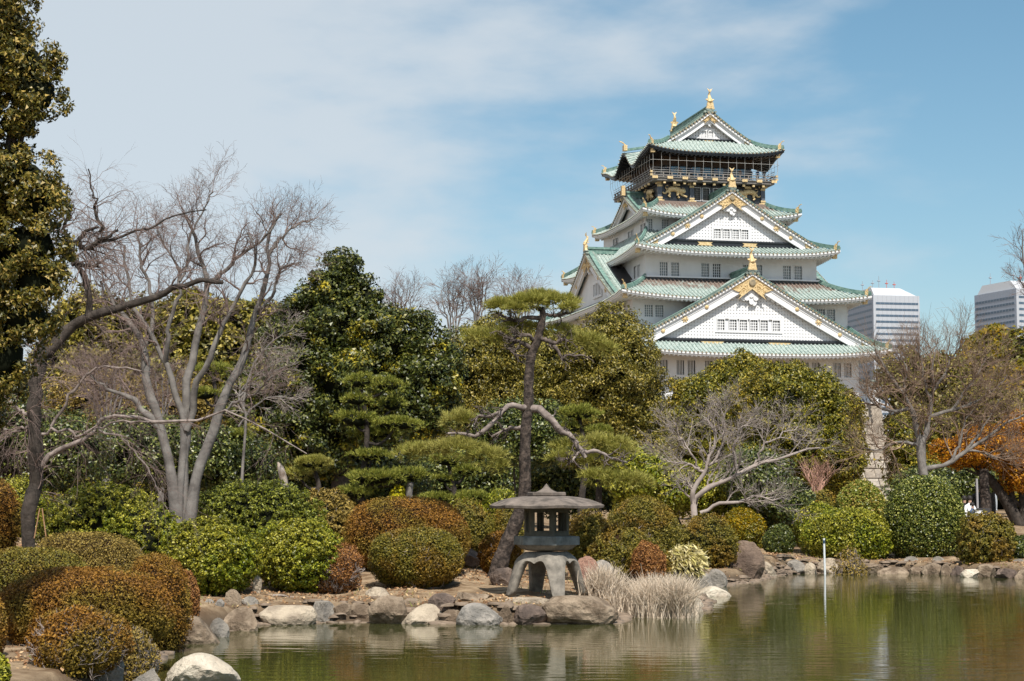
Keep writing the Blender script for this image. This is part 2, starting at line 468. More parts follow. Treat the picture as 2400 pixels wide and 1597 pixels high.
def tier_roof(nm, I4, zi, O4, ze, lift, kara=0.0, fasc=0.42, wall=None, soff=None, soffm=None, brown=0.45, skip=()):
    """I4/O4 = (x0, x1, b0, b1) inner and outer rectangle (b0 far, b1 near)."""
    def rect(q): x0, x1, b0, b1 = q; return [(x0, b1), (x1, b1), (x1, b0), (x0, b0)]
    ri, ro = rect(I4), rect(O4)
    soffm = soffm or white2
    slab, attr = MB(F_S), []
    tub, ends, raf, fas = Tubes(), MB(F_S), MB(F_S), MB(F_S)
    tat = []
    hips = []
    for k in range(4):
        A, B = np.array(ro[k], float), np.array(ro[(k+1) % 4], float)
        Ai, Bi = np.array(ri[k], float), np.array(ri[(k+1) % 4], float)
        L = np.linalg.norm(B - A); ax = (B - A) / L
        out = np.array((ax[1], -ax[0])); 
        if np.dot(out, A - Ai) < 0: out = -out
        depth = abs(np.dot(A - Ai, out)); ia = np.dot(Ai - A, ax); ib = np.dot(Bi - A, ax)
        kb = kara if k in (1, 3) else 0.0
        def hz(s, t):                                   # s = metres along the eave from A at depth t
            lo, hi = ia * t, L + (ib - L) * t
            q = abs(2 * (s - lo) / (hi - lo) - 1) if hi > lo + 1e-6 else 0
            q = min(1.0, q)
            z = ze + (zi - ze) * prof(t) + lift * (q ** 3.4) * (1 - t) ** 1.5
            if kb:
                x = (s - L/2 + 0.6) / 4.6
                if abs(x) < 1: z += kb * (0.5 + 0.5 * math.cos(math.pi * x)) ** 1.25 * (1 - t) ** 0.8
                z -= 0.45 * kb * math.exp(-((abs(x) - 1.08) / 0.5) ** 2) * (1 - t)
            return z
        def P(s, t, dz=0.0, o=0.0):
            p = A + ax * s - out * (depth * t) + out * o
            return (p[0], p[1], hz(s, t) + dz)
        ns, ntt = 34, 7
        rows = []
        for j in range(ntt):
            t = j / (ntt - 1); lo, hi = ia * t, L + (ib - L) * t
            rows.append([P(lo + (hi - lo) * i / (ns-1), t) for i in range(ns)])
            attr += [t] * ns
        slab.strip(rows)
        # ribs of round tiles
        pitch = 0.56; nr = int(L / pitch); off = (L - nr * pitch) / 2
        Pp = []
        for i in range(nr + 1):
            s = off + i * pitch
            te = 1.0
            if s < ia: te = s / ia if ia > 0 else 1
            if s > ib: te = min(te, (L - s) / (L - ib) if L > ib else 1)
            if te < 0.04: continue
            Pp.append([F_S(*P(s, te * u, 0.03, 0.06 if u == 0 else 0)) for u in np.linspace(0, 1, 5)])
            tat += list(np.repeat(np.linspace(0, te, 5), 6))
            e = P(s, 0, 0.03, 0.07)
            u = 0.11; c = np.array(e); a3 = np.array((ax[0], ax[1], 0))
            o3 = np.array((out[0], out[1], 0)) * 0.06
            hexp = [c + a3 * u * math.cos(w_) + np.array((0, 0, u * math.sin(w_))) for w_ in np.arange(6) * math.pi / 3]
            ends.add([tuple(h + o3) for h in hexp] + [tuple(h) for h in hexp], [(0,1,2,3,4,5)] + [(q, (q+1) % 6, (q+1) % 6 + 6, q+6) for q in range(6)])
        tub.add(np.array(Pp), np.full((len(Pp), 5), 0.135), 6)
        # fascia (two steps) and rafters
        ss = np.linspace(0, L, 60)
        for (o1, z1, z2) in ((0.0, -0.02, -0.22), (-0.12, -0.22, -fasc)):
            fas.strip([[P(s, 0, z1, o1) for s in ss], [P(s, 0, z2, o1) for s in ss], [P(s, 0, z2, o1 - 0.5) for s in ss]])
        if wall is not None:
            wd = wall[k]                                  # distance from eave to the wall
            nf = int(L / 0.62)
            zs = -fasc
            fas.strip([[P(min(max(s, 0.5), L-0.5), 0, zs + 0.04, -0.5) for s in ss], [(*(A + ax * min(max(s, wall[k-1]), L-wall[(k+1) % 4]) - out * wd), ze - fasc + (soff or 0.5)) for s in ss]])
            for i in range(nf + 1):
                s = (i + 0.5) * L / (nf + 1)
                dd = min(wd, s, L - s)
                if dd < 0.7: continue
                p0 = np.array(P(s, 0, zs - 0.18, -0.28)); z0 = p0[2]
                fr = dd / wd
                q0 = A + ax * s - out * (dd if dd < wd else wd)
                z1_ = z0 + (ze - fasc - 0.16 + (soff or 0.5) - z0) * min(1, fr)
                raf.sweep([tuple(p0), (q0[0], q0[1], z1_)], 0.24, 0.2)
        if 0 not in skip or k != 0:
            hips.append([P(L * 0 + ia * t, t, 0.08) for t in np.linspace(0.02, 1, 9)])
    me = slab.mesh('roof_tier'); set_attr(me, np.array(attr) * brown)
    rt = link('roof_tier', me, keep, copper)
    me = np_mesh('tile_rows', np.concatenate(tub.V), np.concatenate(tub.F), True); set_attr(me, np.array(tat) * brown)
    t_ = tag(link('tile_rows', me, rt, copper), kind='stuff')
    tag(ends.build('tile_ends', goldt, rt), kind='stuff')
    fas.build('eave_fascia', soffm, rt)
    if wall is not None: tag(raf.build('rafters', soffm, rt), kind='stuff')
    for h in hips:
        hb = MB(F_S); hb.sweep(h, 0.42, 0.34); hb.sweep([(p[0], p[1], p[2] + 0.34) for p in h], 0.22, 0.2)
        hb.build('hip_ridge', ridgem, rt)
        fb = MB(F_S); x, y, z = h[0]; dx, dy = h[2][0] - x, h[2][1] - y; n_ = math.hypot(dx, dy); dx /= n_; dy /= n_
        c0 = (x + dx*0.5, y + dy*0.5, z)
        fb.sweep([(c0[0]-dx*.2, c0[1]-dy*.2, z), (c0[0]+dx*.25, c0[1]+dy*.25, z)], 0.55, 0.6)
        fb.sweep([(c0[0], c0[1], z+.5), (c0[0]-dx*.1, c0[1]-dy*.1, z+.8)], 0.25, 0.25)
        fb.sweep([(c0[0]-dx*.1, c0[1]-dy*.1, z+.8), (c0[0]-dx*.3, c0[1]-dy*.3, z+1.05), (c0[0]-dx*.6, c0[1]-dy*.6, z+1.12)], 0.11, 0.1)
        fb.build('hip_finial', gold, rt)
        fb = MB(F_S); fb.box(x+dx*.9-.28, x+dx*.9+.28, y+dy*.9-.28, y+dy*.9+.28, z-fasc-.75, z-fasc-.22); fb.build('corner_beam_cap', gold, rt)
    return rt

def wall_S(mb, x0, x1, z0, z1, b, holes, depth=0.32, face='S'):
    """wall sheet with real openings; face S looks along +b, face W looks along -x."""
    def P(u, z, d): return (u, b - d, z) if face == 'S' else (b + d, u, z)
    xs = sorted({x0, x1, *[h[0] for h in holes], *[h[1] for h in holes]}); zs = sorted({z0, z1, *[h[2] for h in holes], *[h[3] for h in holes]})
    for i in range(len(xs)-1):
        for j in range(len(zs)-1):
            cx, cz = (xs[i]+xs[i+1])/2, (zs[j]+zs[j+1])/2
            if any(h[0] < cx < h[1] and h[2] < cz < h[3] for h in holes): continue
            mb.quad(P(xs[i], zs[j], 0), P(xs[i+1], zs[j], 0), P(xs[i+1], zs[j+1], 0), P(xs[i], zs[j+1], 0))
    for a, c, p, q in holes:
        mb.quad(P(a, p, 0), P(c, p, 0), P(c, p, depth), P(a, p, depth)); mb.quad(P(a, q, 0), P(c, q, 0), P(c, q, depth), P(a, q, depth))
        mb.quad(P(a, p, 0), P(a, q, 0), P(a, q, depth), P(a, p, depth)); mb.quad(P(c, p, 0), P(c, q, 0), P(c, q, depth), P(c, p, depth))

WM = {}
def window(x, z, b, w, h, nx=3, nz=4, face='S', glass=None, bars=None, depth=0.32):
    """window (frame mesh) > window_pane, window_bars; x, z = lower left of the opening."""
    key = (round(w, 2), round(h, 2), nx, nz, face, (glass or glassg).name, (bars or white2).name)
    def T(u, d, zz): return (u, d, zz) if face == 'S' else (d, -u, zz)
    if key not in WM:
        f = MB(T); t = 0.07
        f.box(-t, 0, -.04, .1, -t, h+t); f.box(w, w+t, -.04, .1, -t, h+t); f.box(0, w, -.04, .1, -t, 0); f.box(0, w, -.04, .1, h, h+t)
        p = MB(T); p.box(0, w, depth-.05, depth-.02, 0, h)
        g = MB(T)
        for i in range(1, nx+1): c = w * i / (nx+1); g.box(c-.045, c+.045, .10, .19, 0, h)
        for j in range(1, nz+1): c = h * j / (nz+1); g.box(0, w, .13, .17, c-.035, c+.035)
        WM[key] = [f.mesh('window'), p.mesh('window_pane'), g.mesh('window_bars')]
        WM[key][0].materials.append(white2); WM[key][1].materials.append(glass or glassg); WM[key][2].materials.append(bars or white2)
    a = link('window', WM[key][0], keep)
    a.location = F_S(x, b, z) if face == 'S' else F_S(b, x, z)
    link('window_pane', WM[key][1], a); link('window_bars', WM[key][2], a)
    return a

def storey(nm, x0, x1, b0, b1, z0, z1, hs, hw, m=None, bars=(3, 4), gl=None):
    mb = MB(F_S)
    wall_S(mb, x0, x1, z0, z1, b1, [(h[0], h[1], h[2], h[3]) for h in hs])
    wall_S(mb, b0, b1, z0, z1, x0, [(h[0], h[1], h[2], h[3]) for h in hw], face='W')
    mb.quad((x1, b1, z0), (x1, b0, z0), (x1, b0, z1), (x1, b1, z1)); mb.quad((x1, b0, z0), (x0, b0, z0), (x0, b0, z1), (x1, b0, z1))
    mb.build('storey_wall', m or white, keep)
    for i, h in enumerate(hs): window(h[0], h[2], b1, h[1]-h[0], h[3]-h[2], bars[0], bars[1], 'S', (gl[i] if gl else None))
    for h in hw: window(h[0], h[2], x0, h[1]-h[0], h[3]-h[2], bars[0], bars[1], 'W')

def pair(c, gap, w, z0, z1): return [(c-gap/2-w, c-gap/2, z0, z1), (c+gap/2, c+gap/2+w, z0, z1)]
# storeys
s1h = []
for c in (-12.75, -8.95, -5.05, 3.9, 8.4, 12.95): s1h += pair(c, 0.5, 1.02, 18.72, 20.62)
s1w = [h for c in (8, 2, -4, -12) for h in pair(c, 0.6, 1.0, 18.7, 20.6)]
storey('s1', -15.25, 15.25, -31, 15.1, 15.0, 21.6, s1h, s1w, bars=(4, 0), gl=[glassd]*12)
s2h = pair(-12.22, .38, 1.1, 26.6, 28.15) + pair(12.12, .38, 1.1, 26.6, 28.15)
s2w = [h for c in (9.5, 3.5, -6, -14) for h in pair(c, .6, 1.1, 26.2, 27.7)]
storey('s2', -15.2, 15.2, -27.5, 11.8, 22.5, 29.6, s2h, s2w)
s3h = [h for c in (-8.9, -3.0, 3.0, 8.8) for h in pair(c, .56, 1.08, 32.55, 34.4)]
s3w = pair(4.5, .5, 1.2, 32.4, 34.35) + pair(-14, .5, 1.2, 32.4, 34.35)
storey('s3', -12.3, 12.3, -24.5, 8.3, 30, 36.1, s3h, s3w, gl=[None, None, None, glassd, glassg, None, None, None])
s4h = pair(-8.7, 1.4, .95, 39.6, 41.2) + pair(8.7, 1.4, .95, 39.6, 41.2)
s4w = pair(1.2, .35, 1.15, 38.65, 40.7) + pair(-4.9, .35, 1.2, 38.55, 40.6) + pair(-12.5, .35, 1.2, 38.5, 40.6)
storey('s4', -10.3, 10.3, -19, 2.4, 36.5, 42.4, s4h, s4w)

# eaves: wall distances are (front, right, back, left)
tier_roof('t1', (-15.2, 15.2, -27.5, 11.9), 25.4, (-18.6, 18.6, -34, 18.4), 21.35, 1.0, wall=(3.2, 3.3, 3, 3.3), brown=0.35)
tier_roof('t2', (-12.3, 12.3, -24.5, 8.3), 32.2, (-17.5, 17.5, -31, 14.8), 28.95, 0.85, wall=(3.0, 2.3, 3, 2.3), brown=0.66)
tier_roof('t3', (-10.3, 10.3, -19, 2.4), 39.6, (-14.5, 14.5, -28.2, 11.5), 35.5, 0.85, wall=(3.2, 2.2, 3, 2.2), brown=0.4)
tier_roof('t4', (-7.9, 7.9, -16.5, 0.3), 44.0, (-11.6, 11.6, -21, 5.1), 41.5, 0.85, wall=(2.7, 1.3, 2, 1.3), brown=0.62)
tier_roof('t5', (-6.0, 6.0, -17.6, -0.5), 53.1, (-10.0, 10.0, -21.0, 2.9), 50.85, 0.85, kara=1.75, wall=(4.1, 3.6, 5.5, 3.6), soffm=black, brown=0.3)
# parapet band at the foot of storey 3 and junction ridges
mb = MB(F_S); mb.box(-12.5, 12.5, 8.28, 8.62, 31.75, 32.3); mb.box(-12.6, -12.28, -24, 8.6, 31.75, 32.3); mb.build('roof_flashing', black, keep)
mb = MB(F_S); mb.box(-12.55, 12.55, 8.3, 8.8, 32.3, 32.5); mb.box(-12.7, -12.3, -24, 8.8, 32.3, 32.5); mb.build('ridge_cap', white2, keep)
mb = MB(F_S); mb.box(-8.1, 8.1, 0.25, 0.7, 43.75, 44.15); mb.box(-8.3, -7.9, -16, .7, 43.75, 44.15); mb.build('ridge_cap', mat('brown_copper', (.2, .15, .125), .6), keep)

def slope_z(q, zr, zf, c): return zf + (zr - zf) * ((1-c) * q + c * q * q)     # q = 1 at ridge, 0 at foot

def shachi(T, s=1.0):
    """gilded roof fish standing on its head; T maps (u, d, z)"""
    g = MB(T)
    g.prism([(-.75*s, 0), (.75*s, 0), (.6*s, .5*s), (.52*s, 1.15*s), (-.52*s, 1.15*s), (-.6*s, .5*s)], -.15*s, .35*s)
    path = [(0, .35, .9), (0, .05, 1.3), (0, .1, 1.7), (0, .35, 2.1), (0, .55, 2.5), (0, .5, 2.85), (0, .3, 3.15)]
    rad = [.46, .5, .42, .33, .25, .17, .1]
    rows = []
    for (u, d, z), r in zip(path, rad):
        rows.append([((u + r*math.cos(a))*s, (d + r*math.sin(a)*.9)*s, (z)*s) for a in np.linspace(0, 2*math.pi, 9)])
    g.strip(rows)
    for sx in (-1, 1):       # side fins, back fins, tail lobes
        g.add([(sx*.35*s, .2*s, 1.2*s), (sx*.85*s, .2*s, 1.75*s), (sx*.3*s, .35*s, 1.9*s), (sx*.38*s, .0, 1.5*s)], [(0, 1, 2), (0, 3, 1), (3, 2, 1), (0, 2, 3)])
        g.add([(sx*.05*s, .35*s, 2.9*s), (sx*.5*s, .25*s, 3.75*s), (sx*.02*s, .2*s, 3.45*s), (sx*.1*s, .1*s, 3.0*s)], [(0, 1, 2), (0, 3, 1), (3, 2, 1), (0, 2, 3)])
    for k in range(4):
        z = 1.5 + .38*k
        g.add([(-.05*s, (.55+.05*k)*s, z*s), (.05*s, (.55+.05*k)*s, z*s), (0, (.95 - .06*k)*s, (z+.3)*s), (0, (.5)*s, (z+.35)*s)], [(0, 1, 2), (0, 2, 3), (1, 3, 2), (0, 3, 1)])
    return g

def gable(T, w, zr, zf, c, depth, board, wins, wz, lat=True, pitch=0.56, bband=None, goldn=3, gegyo=1.0, fish=1.0, apexg=2.6, foot=2.6, soften=0.0):
    """T(u, d, z): u across the gable, d back from the verge. Parts hang under one gable roof."""
    n = 25
    us = np.linspace(-w, w, 2*n-1)
    zz = lambda u: slope_z(max(0.0, 1 - abs(u)/w), zr, zf, c)
    sl = MB(T); at_ = []
    ds = np.linspace(0, depth, 5)
    sl.strip([[(u, d, zz(u)) for u in us] for d in ds]); 
    for d in ds: at_ += [max(0, (1-abs(u)/w))*0.3 for u in us]
    me = sl.mesh('gable_roof'); set_attr(me, at_)
    gr = link('gable_roof', me, keep, copper)
    tb = Tubes(); nd = int((depth-1.5)/pitch); tat = []
    for sgn in (-1, 1):
        P = []
        for i in range(nd):
            d = 1.7 + i*pitch
            P.append([T(sgn*w*q, d, zz(w*q) + .03) for q in np.linspace(0.02, 1, 7)])
            tat += list(np.repeat(np.linspace(1, 0, 7)*.3, 6))
        if P: tb.add(np.array(P), np.full((len(P), 7), .135), 6)
    if tb.V:
        me = np_mesh('tile_rows', np.concatenate(tb.V), np.concatenate(tb.F), True); set_attr(me, tat)
        tag(link('tile_rows', me, gr, copper), kind='stuff')
    # verge: slope-parallel rolls, row of short tiles with gilt ends, white trim, bargeboard
    vg = MB(T)
    for sgn in (-1, 1):
        path = [(sgn*w*q, zz(w*q)) for q in np.linspace(0, 1.0, 26)]
        def band(mbb, d0, d1, a, b_, lo=0, hi=len(path)):
            pp = path[lo:hi]
            def off(p, i, k):          # perpendicular offset downwards
                q0 = pp[max(i-1, 0)]; q1 = pp[min(i+1, len(pp)-1)]; dx, dz = q1[0]-q0[0], q1[1]-q0[1]; L = math.hypot(dx, dz)
                return (p[0], p[1] + k / max(0.35, abs(dx)/L))
            A = [off(p, i, a) for i, p in enumerate(pp)]; B = [off(p, i, b_) for i, p in enumerate(pp)]
            mbb.strip([[(x, d0, z) for x, z in A], [(x, d0, z) for x, z in B], [(x, d1, z) for x, z in B], [(x, d1, z) for x, z in A], [(x, d0, z) for x, z in A]])
            for e in (0, -1): mbb.add([(A[e][0], d0, A[e][1]), (B[e][0], d0, B[e][1]), (B[e][0], d1, B[e][1]), (A[e][0], d1, A[e][1])], [(0, 1, 2, 3)])
        for d0, d1, a, b_ in ((.55, .85, 0.0, .34), (1.05, 1.35, 0.0, .42)): band(vg, d0, d1, a, b_)
        rl = MB(T); band(rl, .5, 1.4, .34, .40); rl.build('verge_roll', ridgem, gr)
        wt = MB(T); band(wt, .12, .5, -.34, -.08); wt.build('verge_trim', white2, gr)
        bb = MB(T); band(bb, .45, .72, -.34-board, -.34); band(bb, .38, .46, -.34-board*.36, -.34); band(bb, .40, .46, -.34-board*1.0, -.34-board*.86)
        bb.build('bargeboard', white2, gr)
        # ends of the verge tiles
        L = np.array(path); seg = np.hypot(*np.diff(L, axis=0).T); cum = np.r_[0, np.cumsum(seg)]
        ends = MB(T); tl = MB(T)
        for s in np.arange(.35, cum[-1]-.1, .52):
            x = np.interp(s, cum, L[:, 0]); z = np.interp(s, cum, L[:, 1]) + .02
            r = .15
            hx = [(x + r*math.cos(a), z + r*math.sin(a)) for a in np.arange(6)*math.pi/3]
            ends.prism(hx, -.04, .03); tl.prism([(x + (p-x)*.9, z + (q-z)*.9) for p, q in hx], .031, .55)
        tag(ends.build('verge_tile_ends', goldt, gr), kind='stuff'); tag(tl.build('verge_tiles', vergem, gr), kind='stuff')
        # gilded bosses
        for k in range(goldn):
            q = 0.30 + 0.5*(k+0.3)/goldn
            x = sgn*w*q; z = zz(w*q) - .34 - board*.52
            g = MB(T); r = .27 if k % 2 == 0 else .22
            rows = [[(x + rr2*math.cos(a), dd, z + rr2*math.sin(a)) for a in np.linspace(0, 2*math.pi, 13)] for rr2, dd in ((r, .44), (r, .34), (r*.55, .28), (.01, .27))]
            g.strip(rows)
            if k % 2: 
                for a in range(6): cxx, czz = x + .34*math.cos(a*math.pi/3), z + .34*math.sin(a*math.pi/3); g.box(cxx-.1, cxx+.1, .33, .44, czz-.1, czz+.1)
            g.build('gilt_boss', gold, gr)
        # gilded foot plate
        if foot:
            g = MB(T); q1, q0 = 1 - foot*0.36/ w * 1.6, 0.985
            xs_ = np.linspace(q1, q0, 9)
            lowz = zf + (0.3 if bband else 0)
            top = [(sgn*w*q, zz(w*q) - .42) for q in xs_]
            bot = [(sgn*w*q, max(zf + .02, zz(w*q) - .42 - board*1.05*(1 if i > 1 else .35*(i+.6)))) for i, q in enumerate(xs_)]
            g.strip([[(x, .34, z) for x, z in top], [(x, .34, z) for x, z in bot], [(x, .45, z) for x, z in bot]])
            for i in range(1, 8):
                for zq in (.25, .55, .8): 
                    x = top[i][0]; z = top[i][1]*(1-zq)+bot[i][1]*zq; g.box(x-.12, x+.12, .28, .34, z-.1, z+.1)
            g.build('gilt_foot_plate', gold, gr)
    vg.build('verge_ridge', vergem, gr)
    # gable wall, lattice, windows
    dw = 1.25
    zb = zf + (bband or 0.0)
    inner = lambda u: zz(u) - .34 - board*0.9
    q_ = [u for u in us if inner(u) > zb]
    ul = max(q_)
    lw = MB(T)
    hols = [(x, x+wd, wz[0], wz[1]) for x, wd in wins]
    xs = sorted(set(list(np.linspace(-ul, ul, 41)) + [v for h in hols for v in h[:2]]))
    for i in range(len(xs)-1):
        a, b_ = xs[i], xs[i+1]; m_ = (a+b_)/2
        ta, tb2 = max(inner(a), zb)+board*.5, max(inner(b_), zb)+board*.5
        h = [q for q in hols if q[0] < m_ < q[1]]
        if h: 
            lw.quad((a, dw, zb), (b_, dw, zb), (b_, dw, wz[0]), (a, dw, wz[0])); lw.quad((a, dw, wz[1]), (b_, dw, wz[1]), (b_, dw, tb2), (a, dw, ta))
        else: lw.quad((a, dw, zb), (b_, dw, zb), (b_, dw, tb2), (a, dw, ta))
    lw.build('gable_wall', white, gr)
    for x, wd in wins:
        hgt = wz[1]-wz[0]
        f = MB(T); t = .1; f.box(x-t, x, dw-.22, dw+.05, wz[0]-t, wz[1]+t); f.box(x+wd, x+wd+t, dw-.22, dw+.05, wz[0]-t, wz[1]+t); f.box(x, x+wd, dw-.22, dw+.05, wz[0]-t, wz[0]); f.box(x, x+wd, dw-.22, dw+.05, wz[1], wz[1]+t)
        fw_ = f.build('window', white2, gr)
        p = MB(T); p.box(x, x+wd, dw+.3, dw+.33, wz[0], wz[1])
        for i in range(1, 4): p2 = None
        po = p.build('window_pane', glassd, gr)
        g = MB(T)
        for i in range(1, 4): cxx = x + wd*i/4; g.box(cxx-.05, cxx+.05, dw-.08, dw+.02, wz[0], wz[1])
        for j in range(1, 4): cz = wz[0] + hgt*j/4; g.box(x, x+wd, dw-.06, dw, cz-.045, cz+.045)
        g.build('window_bars', white2, gr)
    if wins:
        f = MB(T); xa, xb = wins[0][0]-.35, wins[-1][0]+wins[-1][1]+.35
        f.box(xa, xb, dw-.2, dw-.02, wz[1]+.1, wz[1]+.36); f.box(xa, xb, dw-.2, dw-.02, wz[0]-.32, wz[0]-.1); f.box(xa, xa+.22, dw-.19, dw-.02, wz[0]-.1, wz[1]+.1); f.box(xb-.22, xb, dw-.19, dw-.02, wz[0]-.1, wz[1]+.1)
        f.build('window_surround', white2, gr)
    if lat:
        g = MB(T); st = .42
        avoid = (wins[0][0]-.35, wins[-1][0]+wins[-1][1]+.35, wz[0]-.32, wz[1]+.36) if wins else None
        k = int(ul/st)
        for i in range(-k, k+1):
            u = (i+.0)*st; top = inner(u) + .3
            if top < zb + .2: continue
            segs = [(zb, top)]
            if avoid and avoid[0] < u < avoid[1]: segs = [(zb, avoid[2]), (avoid[3], top)]
            for a, b_ in segs:
                if b_ > a: g.box(u-.13, u+.13, dw-.10, dw-.005, a, b_)
        z = zb + st*.6
        while z < inner(0):
            hi = [u for u in us if inner(u)+.3 > z]; m_ = max(hi)
            segs = [(-m_, m_)]
            if avoid and avoid[2] < z < avoid[3]: segs = [(-m_, avoid[0]), (avoid[1], m_)]
            for a, b_ in segs:
                if b_ > a: g.box(a, b_, dw-.08, dw-.008, z-.13, z+.13)
            z += st
        tag(g.build('gable_lattice', white2, gr), kind='stuff')
    if bband:
        g = MB(T); g.box(-w*.93, w*.93, .95, 1.2, zf-.05, zf+bband*.72); g.box(-ul, ul, .8, 1.2, zf+bband*.72, zf+bband); g.build('gable_beam', black, gr)
        npl = 2 if w > 9 else 1
        for u in ([-w*.30, w*.22] if npl == 2 else [0]):
            p = MB(T); a = .09*w if npl == 2 else .12*w; h = bband*.66
            p.prism([(u-a, zf), (u+a, zf), (u+a*.72, zf+h/2), (u+a, zf+h), (u-a, zf+h), (u-a*.72, zf+h/2)], .86, .948)
            p.build('gilt_beam_plate', gold, gr)
    # gilded apex piece and carved pendant
    if apexg:
        g = MB(T); a = apexg; k_ = a / 3.07
        for sg in (-1, 1):
            top = [(sg*u, zz(u) - .36) for u in np.linspace(0, a, 9)]
            low = [(sg*u_*k_, zz(0) - .36 + (z_ - .05)*k_) for u_, z_ in ((1.75, -2.35), (1.62, -2.75), (2.0, -3.25), (0, -1.8))]
            pl = top + low
            mid = [(top[i][0], top[i][1]) for i in range(9)]
            g.prism(pl if sg < 0 else pl[::-1], .28, .38)
            for _ in range(int(30*a)):
                u_ = rs.uniform(.05, .95)*a; x = sg*u_; zt = zz(u_) - .42; zb_ = zt - (1.55*k_ if u_ < 1.9*k_ else .45*k_*(1.1 - (u_-1.9*k_)/(1.2*k_)))
                z = rs.uniform(max(zb_, zz(0) - .36 - 1.8*k_ - u_*.72 + .1), zt) if True else zt; r = rs.uniform(.06, .13)
                g.add([(x-r, .28, z), (x, .28, z-r), (x+r, .28, z), (x, .28, z+r), (x, .28-r, z)], [(0, 1, 4), (1, 2, 4), (2, 3, 4), (3, 0, 4)])
        g.build('gilt_apex_carving', gold, gr)
        g = MB(T); r = .155*a; z = zz(0) - .36 - 1.0*k_
        g.strip([[(rr2*math.cos(t), dd, z + rr2*math.sin(t)) for t in np.linspace(0, 2*math.pi, 17)] for rr2, dd in ((r, .3), (r, .14), (r*.8, .1), (.01, .1))])
        g.build('gilt_crest_disc', goldt, gr)
    if gegyo:
        s = gegyo; g = MB(T); z0 = zz(0) - .5 - 2.0*apexg/3.07
        outl = []
        for th in np.linspace(0, math.pi, 22):
            r = 1.15 + .22*math.cos(5*th)
            outl.append((r*s*math.cos(th)*1.0, -r*s*math.sin(th)*1.35))
        g.prism([(x, z0 + z + .25*s) for x, z in outl[::-1]], .75, .95)
        for sx in (-1, 1):
            for k in range(6):
                uu = sx*(1.0 + .52*k)*s; zc = zz(uu) - .34 - board*.95 - .12*s; r = (.46 - .05*k)*s
                g.prism([(uu + r*math.cos(a), zc + r*math.sin(a)*.9) for a in np.linspace(0, 2*math.pi, 9)[:-1]], .78, .93)
                g.prism([(uu + r*.5*math.cos(a), zc + r*.5*math.sin(a)) for a in np.linspace(0, 2*math.pi, 7)[:-1]], .66, .779)
        for x, z, r in ((0, -.45, .42), (-.5, -.9, .3), (.5, -.9, .3), (0, -1.35, .26), (-.85, -.25, .28), (.85, -.25, .28)):
            g.prism([(s*(x + r*math.cos(a)), z0 + s*(z + r*math.sin(a)) + .2*s) for a in np.linspace(0, 2*math.pi, 9)[:-1]], .62, .749)
        g.build('carved_pendant', white2, gr)
    # ridge
    rg = MB(T); rg.box(-.32, .32, .5, depth, zr-.05, zr+.62); rg.box(-.45, .45, .45, depth, zr+.62, zr+.74); rg.box(-.2, .2, .4, depth, zr+.74, zr+.95)
    rg.build('ridge', ridgem, gr)
    if fish:
        d_ = MB(T); s = fish
        for sx in (-1, 1):
            d_.prism([(sx*(.5+.1*k)*s + .3*s*math.cos(a), zr + .3 - .28*k + .26*s*math.sin(a)) for k in (0,) for a in np.linspace(0, 2*math.pi, 9)[:-1]], .0, .5)
            d_.prism([(sx*.95*s + .24*s*math.cos(a), zr - .08 + .22*s*math.sin(a)) for a in np.linspace(0, 2*math.pi, 9)[:-1]], .02, .48)
        d_.box(-.6*s, .6*s, .04, .5, zr-.25, zr+.55)
        d_.build('ridge_end_tile', vergem, gr)
        g = shachi(lambda u, d, z: T(u, d + .1, z + zr + .35), fish)
        g.build('gilt_roof_fish', gold, gr)
    return gr

TS = lambda b0: (lambda u, d, z: F_S(u, b0 - d, z))
TW = lambda x0, b0: (lambda u, d, z: F_S(x0 + d, b0 + u, z))
# lowest front gable, second front gable, crowning gable
gable(TS(16.3), 18.0, 32.3, 22.45, .13, 14, 1.15, [(-4.6, .95), (-2.95, 1.0), (-1.5, 1.0), (-.03, 1.0), (1.4, 1.0), (3.12, .98)], (24.7, 26.1), bband=1.05, goldn=3, gegyo=1.25, fish=.82, apexg=3.0, foot=4.6)
gable(TS(9.0), 12.4, 44.55, 36.9, .13, 11.0, .95, [(-2.35, .92), (-1.05, .92), (.27, .92), (1.6, .95)], (37.98, 39.25), bband=.75, goldn=3, gegyo=.95, fish=.74, apexg=2.3, foot=3.3)
gable(TS(0.3), 6.3, 57.3, 52.95, .16, 17.5, .7, [(-.98, .66), (.02, .66)], (53.75, 54.6), bband=.5, goldn=0, gegyo=.5, fish=.8, apexg=1.3, foot=2.0)
# rear roof fish of the crowning ridge
g = shachi(lambda u, d, z: F_S(u, -16.2 + d, z + 57.7), .8); g.build('gilt_roof_fish', gold, keep)
# side gables (west)
gable(TW(-16.9, -6.0), 15.2, 37.3, 29.1, .14, 7.2, .95, [(1.0, .9), (2.4, .9), (3.8, .9)], (31.0, 32.7), lat=False, bband=.8, goldn=2, gegyo=.7, fish=.72, apexg=2.4, foot=2.6)
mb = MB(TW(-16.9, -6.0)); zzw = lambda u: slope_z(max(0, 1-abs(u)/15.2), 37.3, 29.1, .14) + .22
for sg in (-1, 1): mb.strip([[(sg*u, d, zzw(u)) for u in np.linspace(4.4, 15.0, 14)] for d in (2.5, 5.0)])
mb.build('eave_shade_panel', dark, keep)  # dark sheet added where the eave above shades the slope
gable(TW(-10.9, -6.5), 7.6, 45.6, 41.9, .14, 3.6, .6, [], (0, 0), lat=False, bband=.5, goldn=0, gegyo=.3, fish=0, apexg=1.2, foot=1.4)
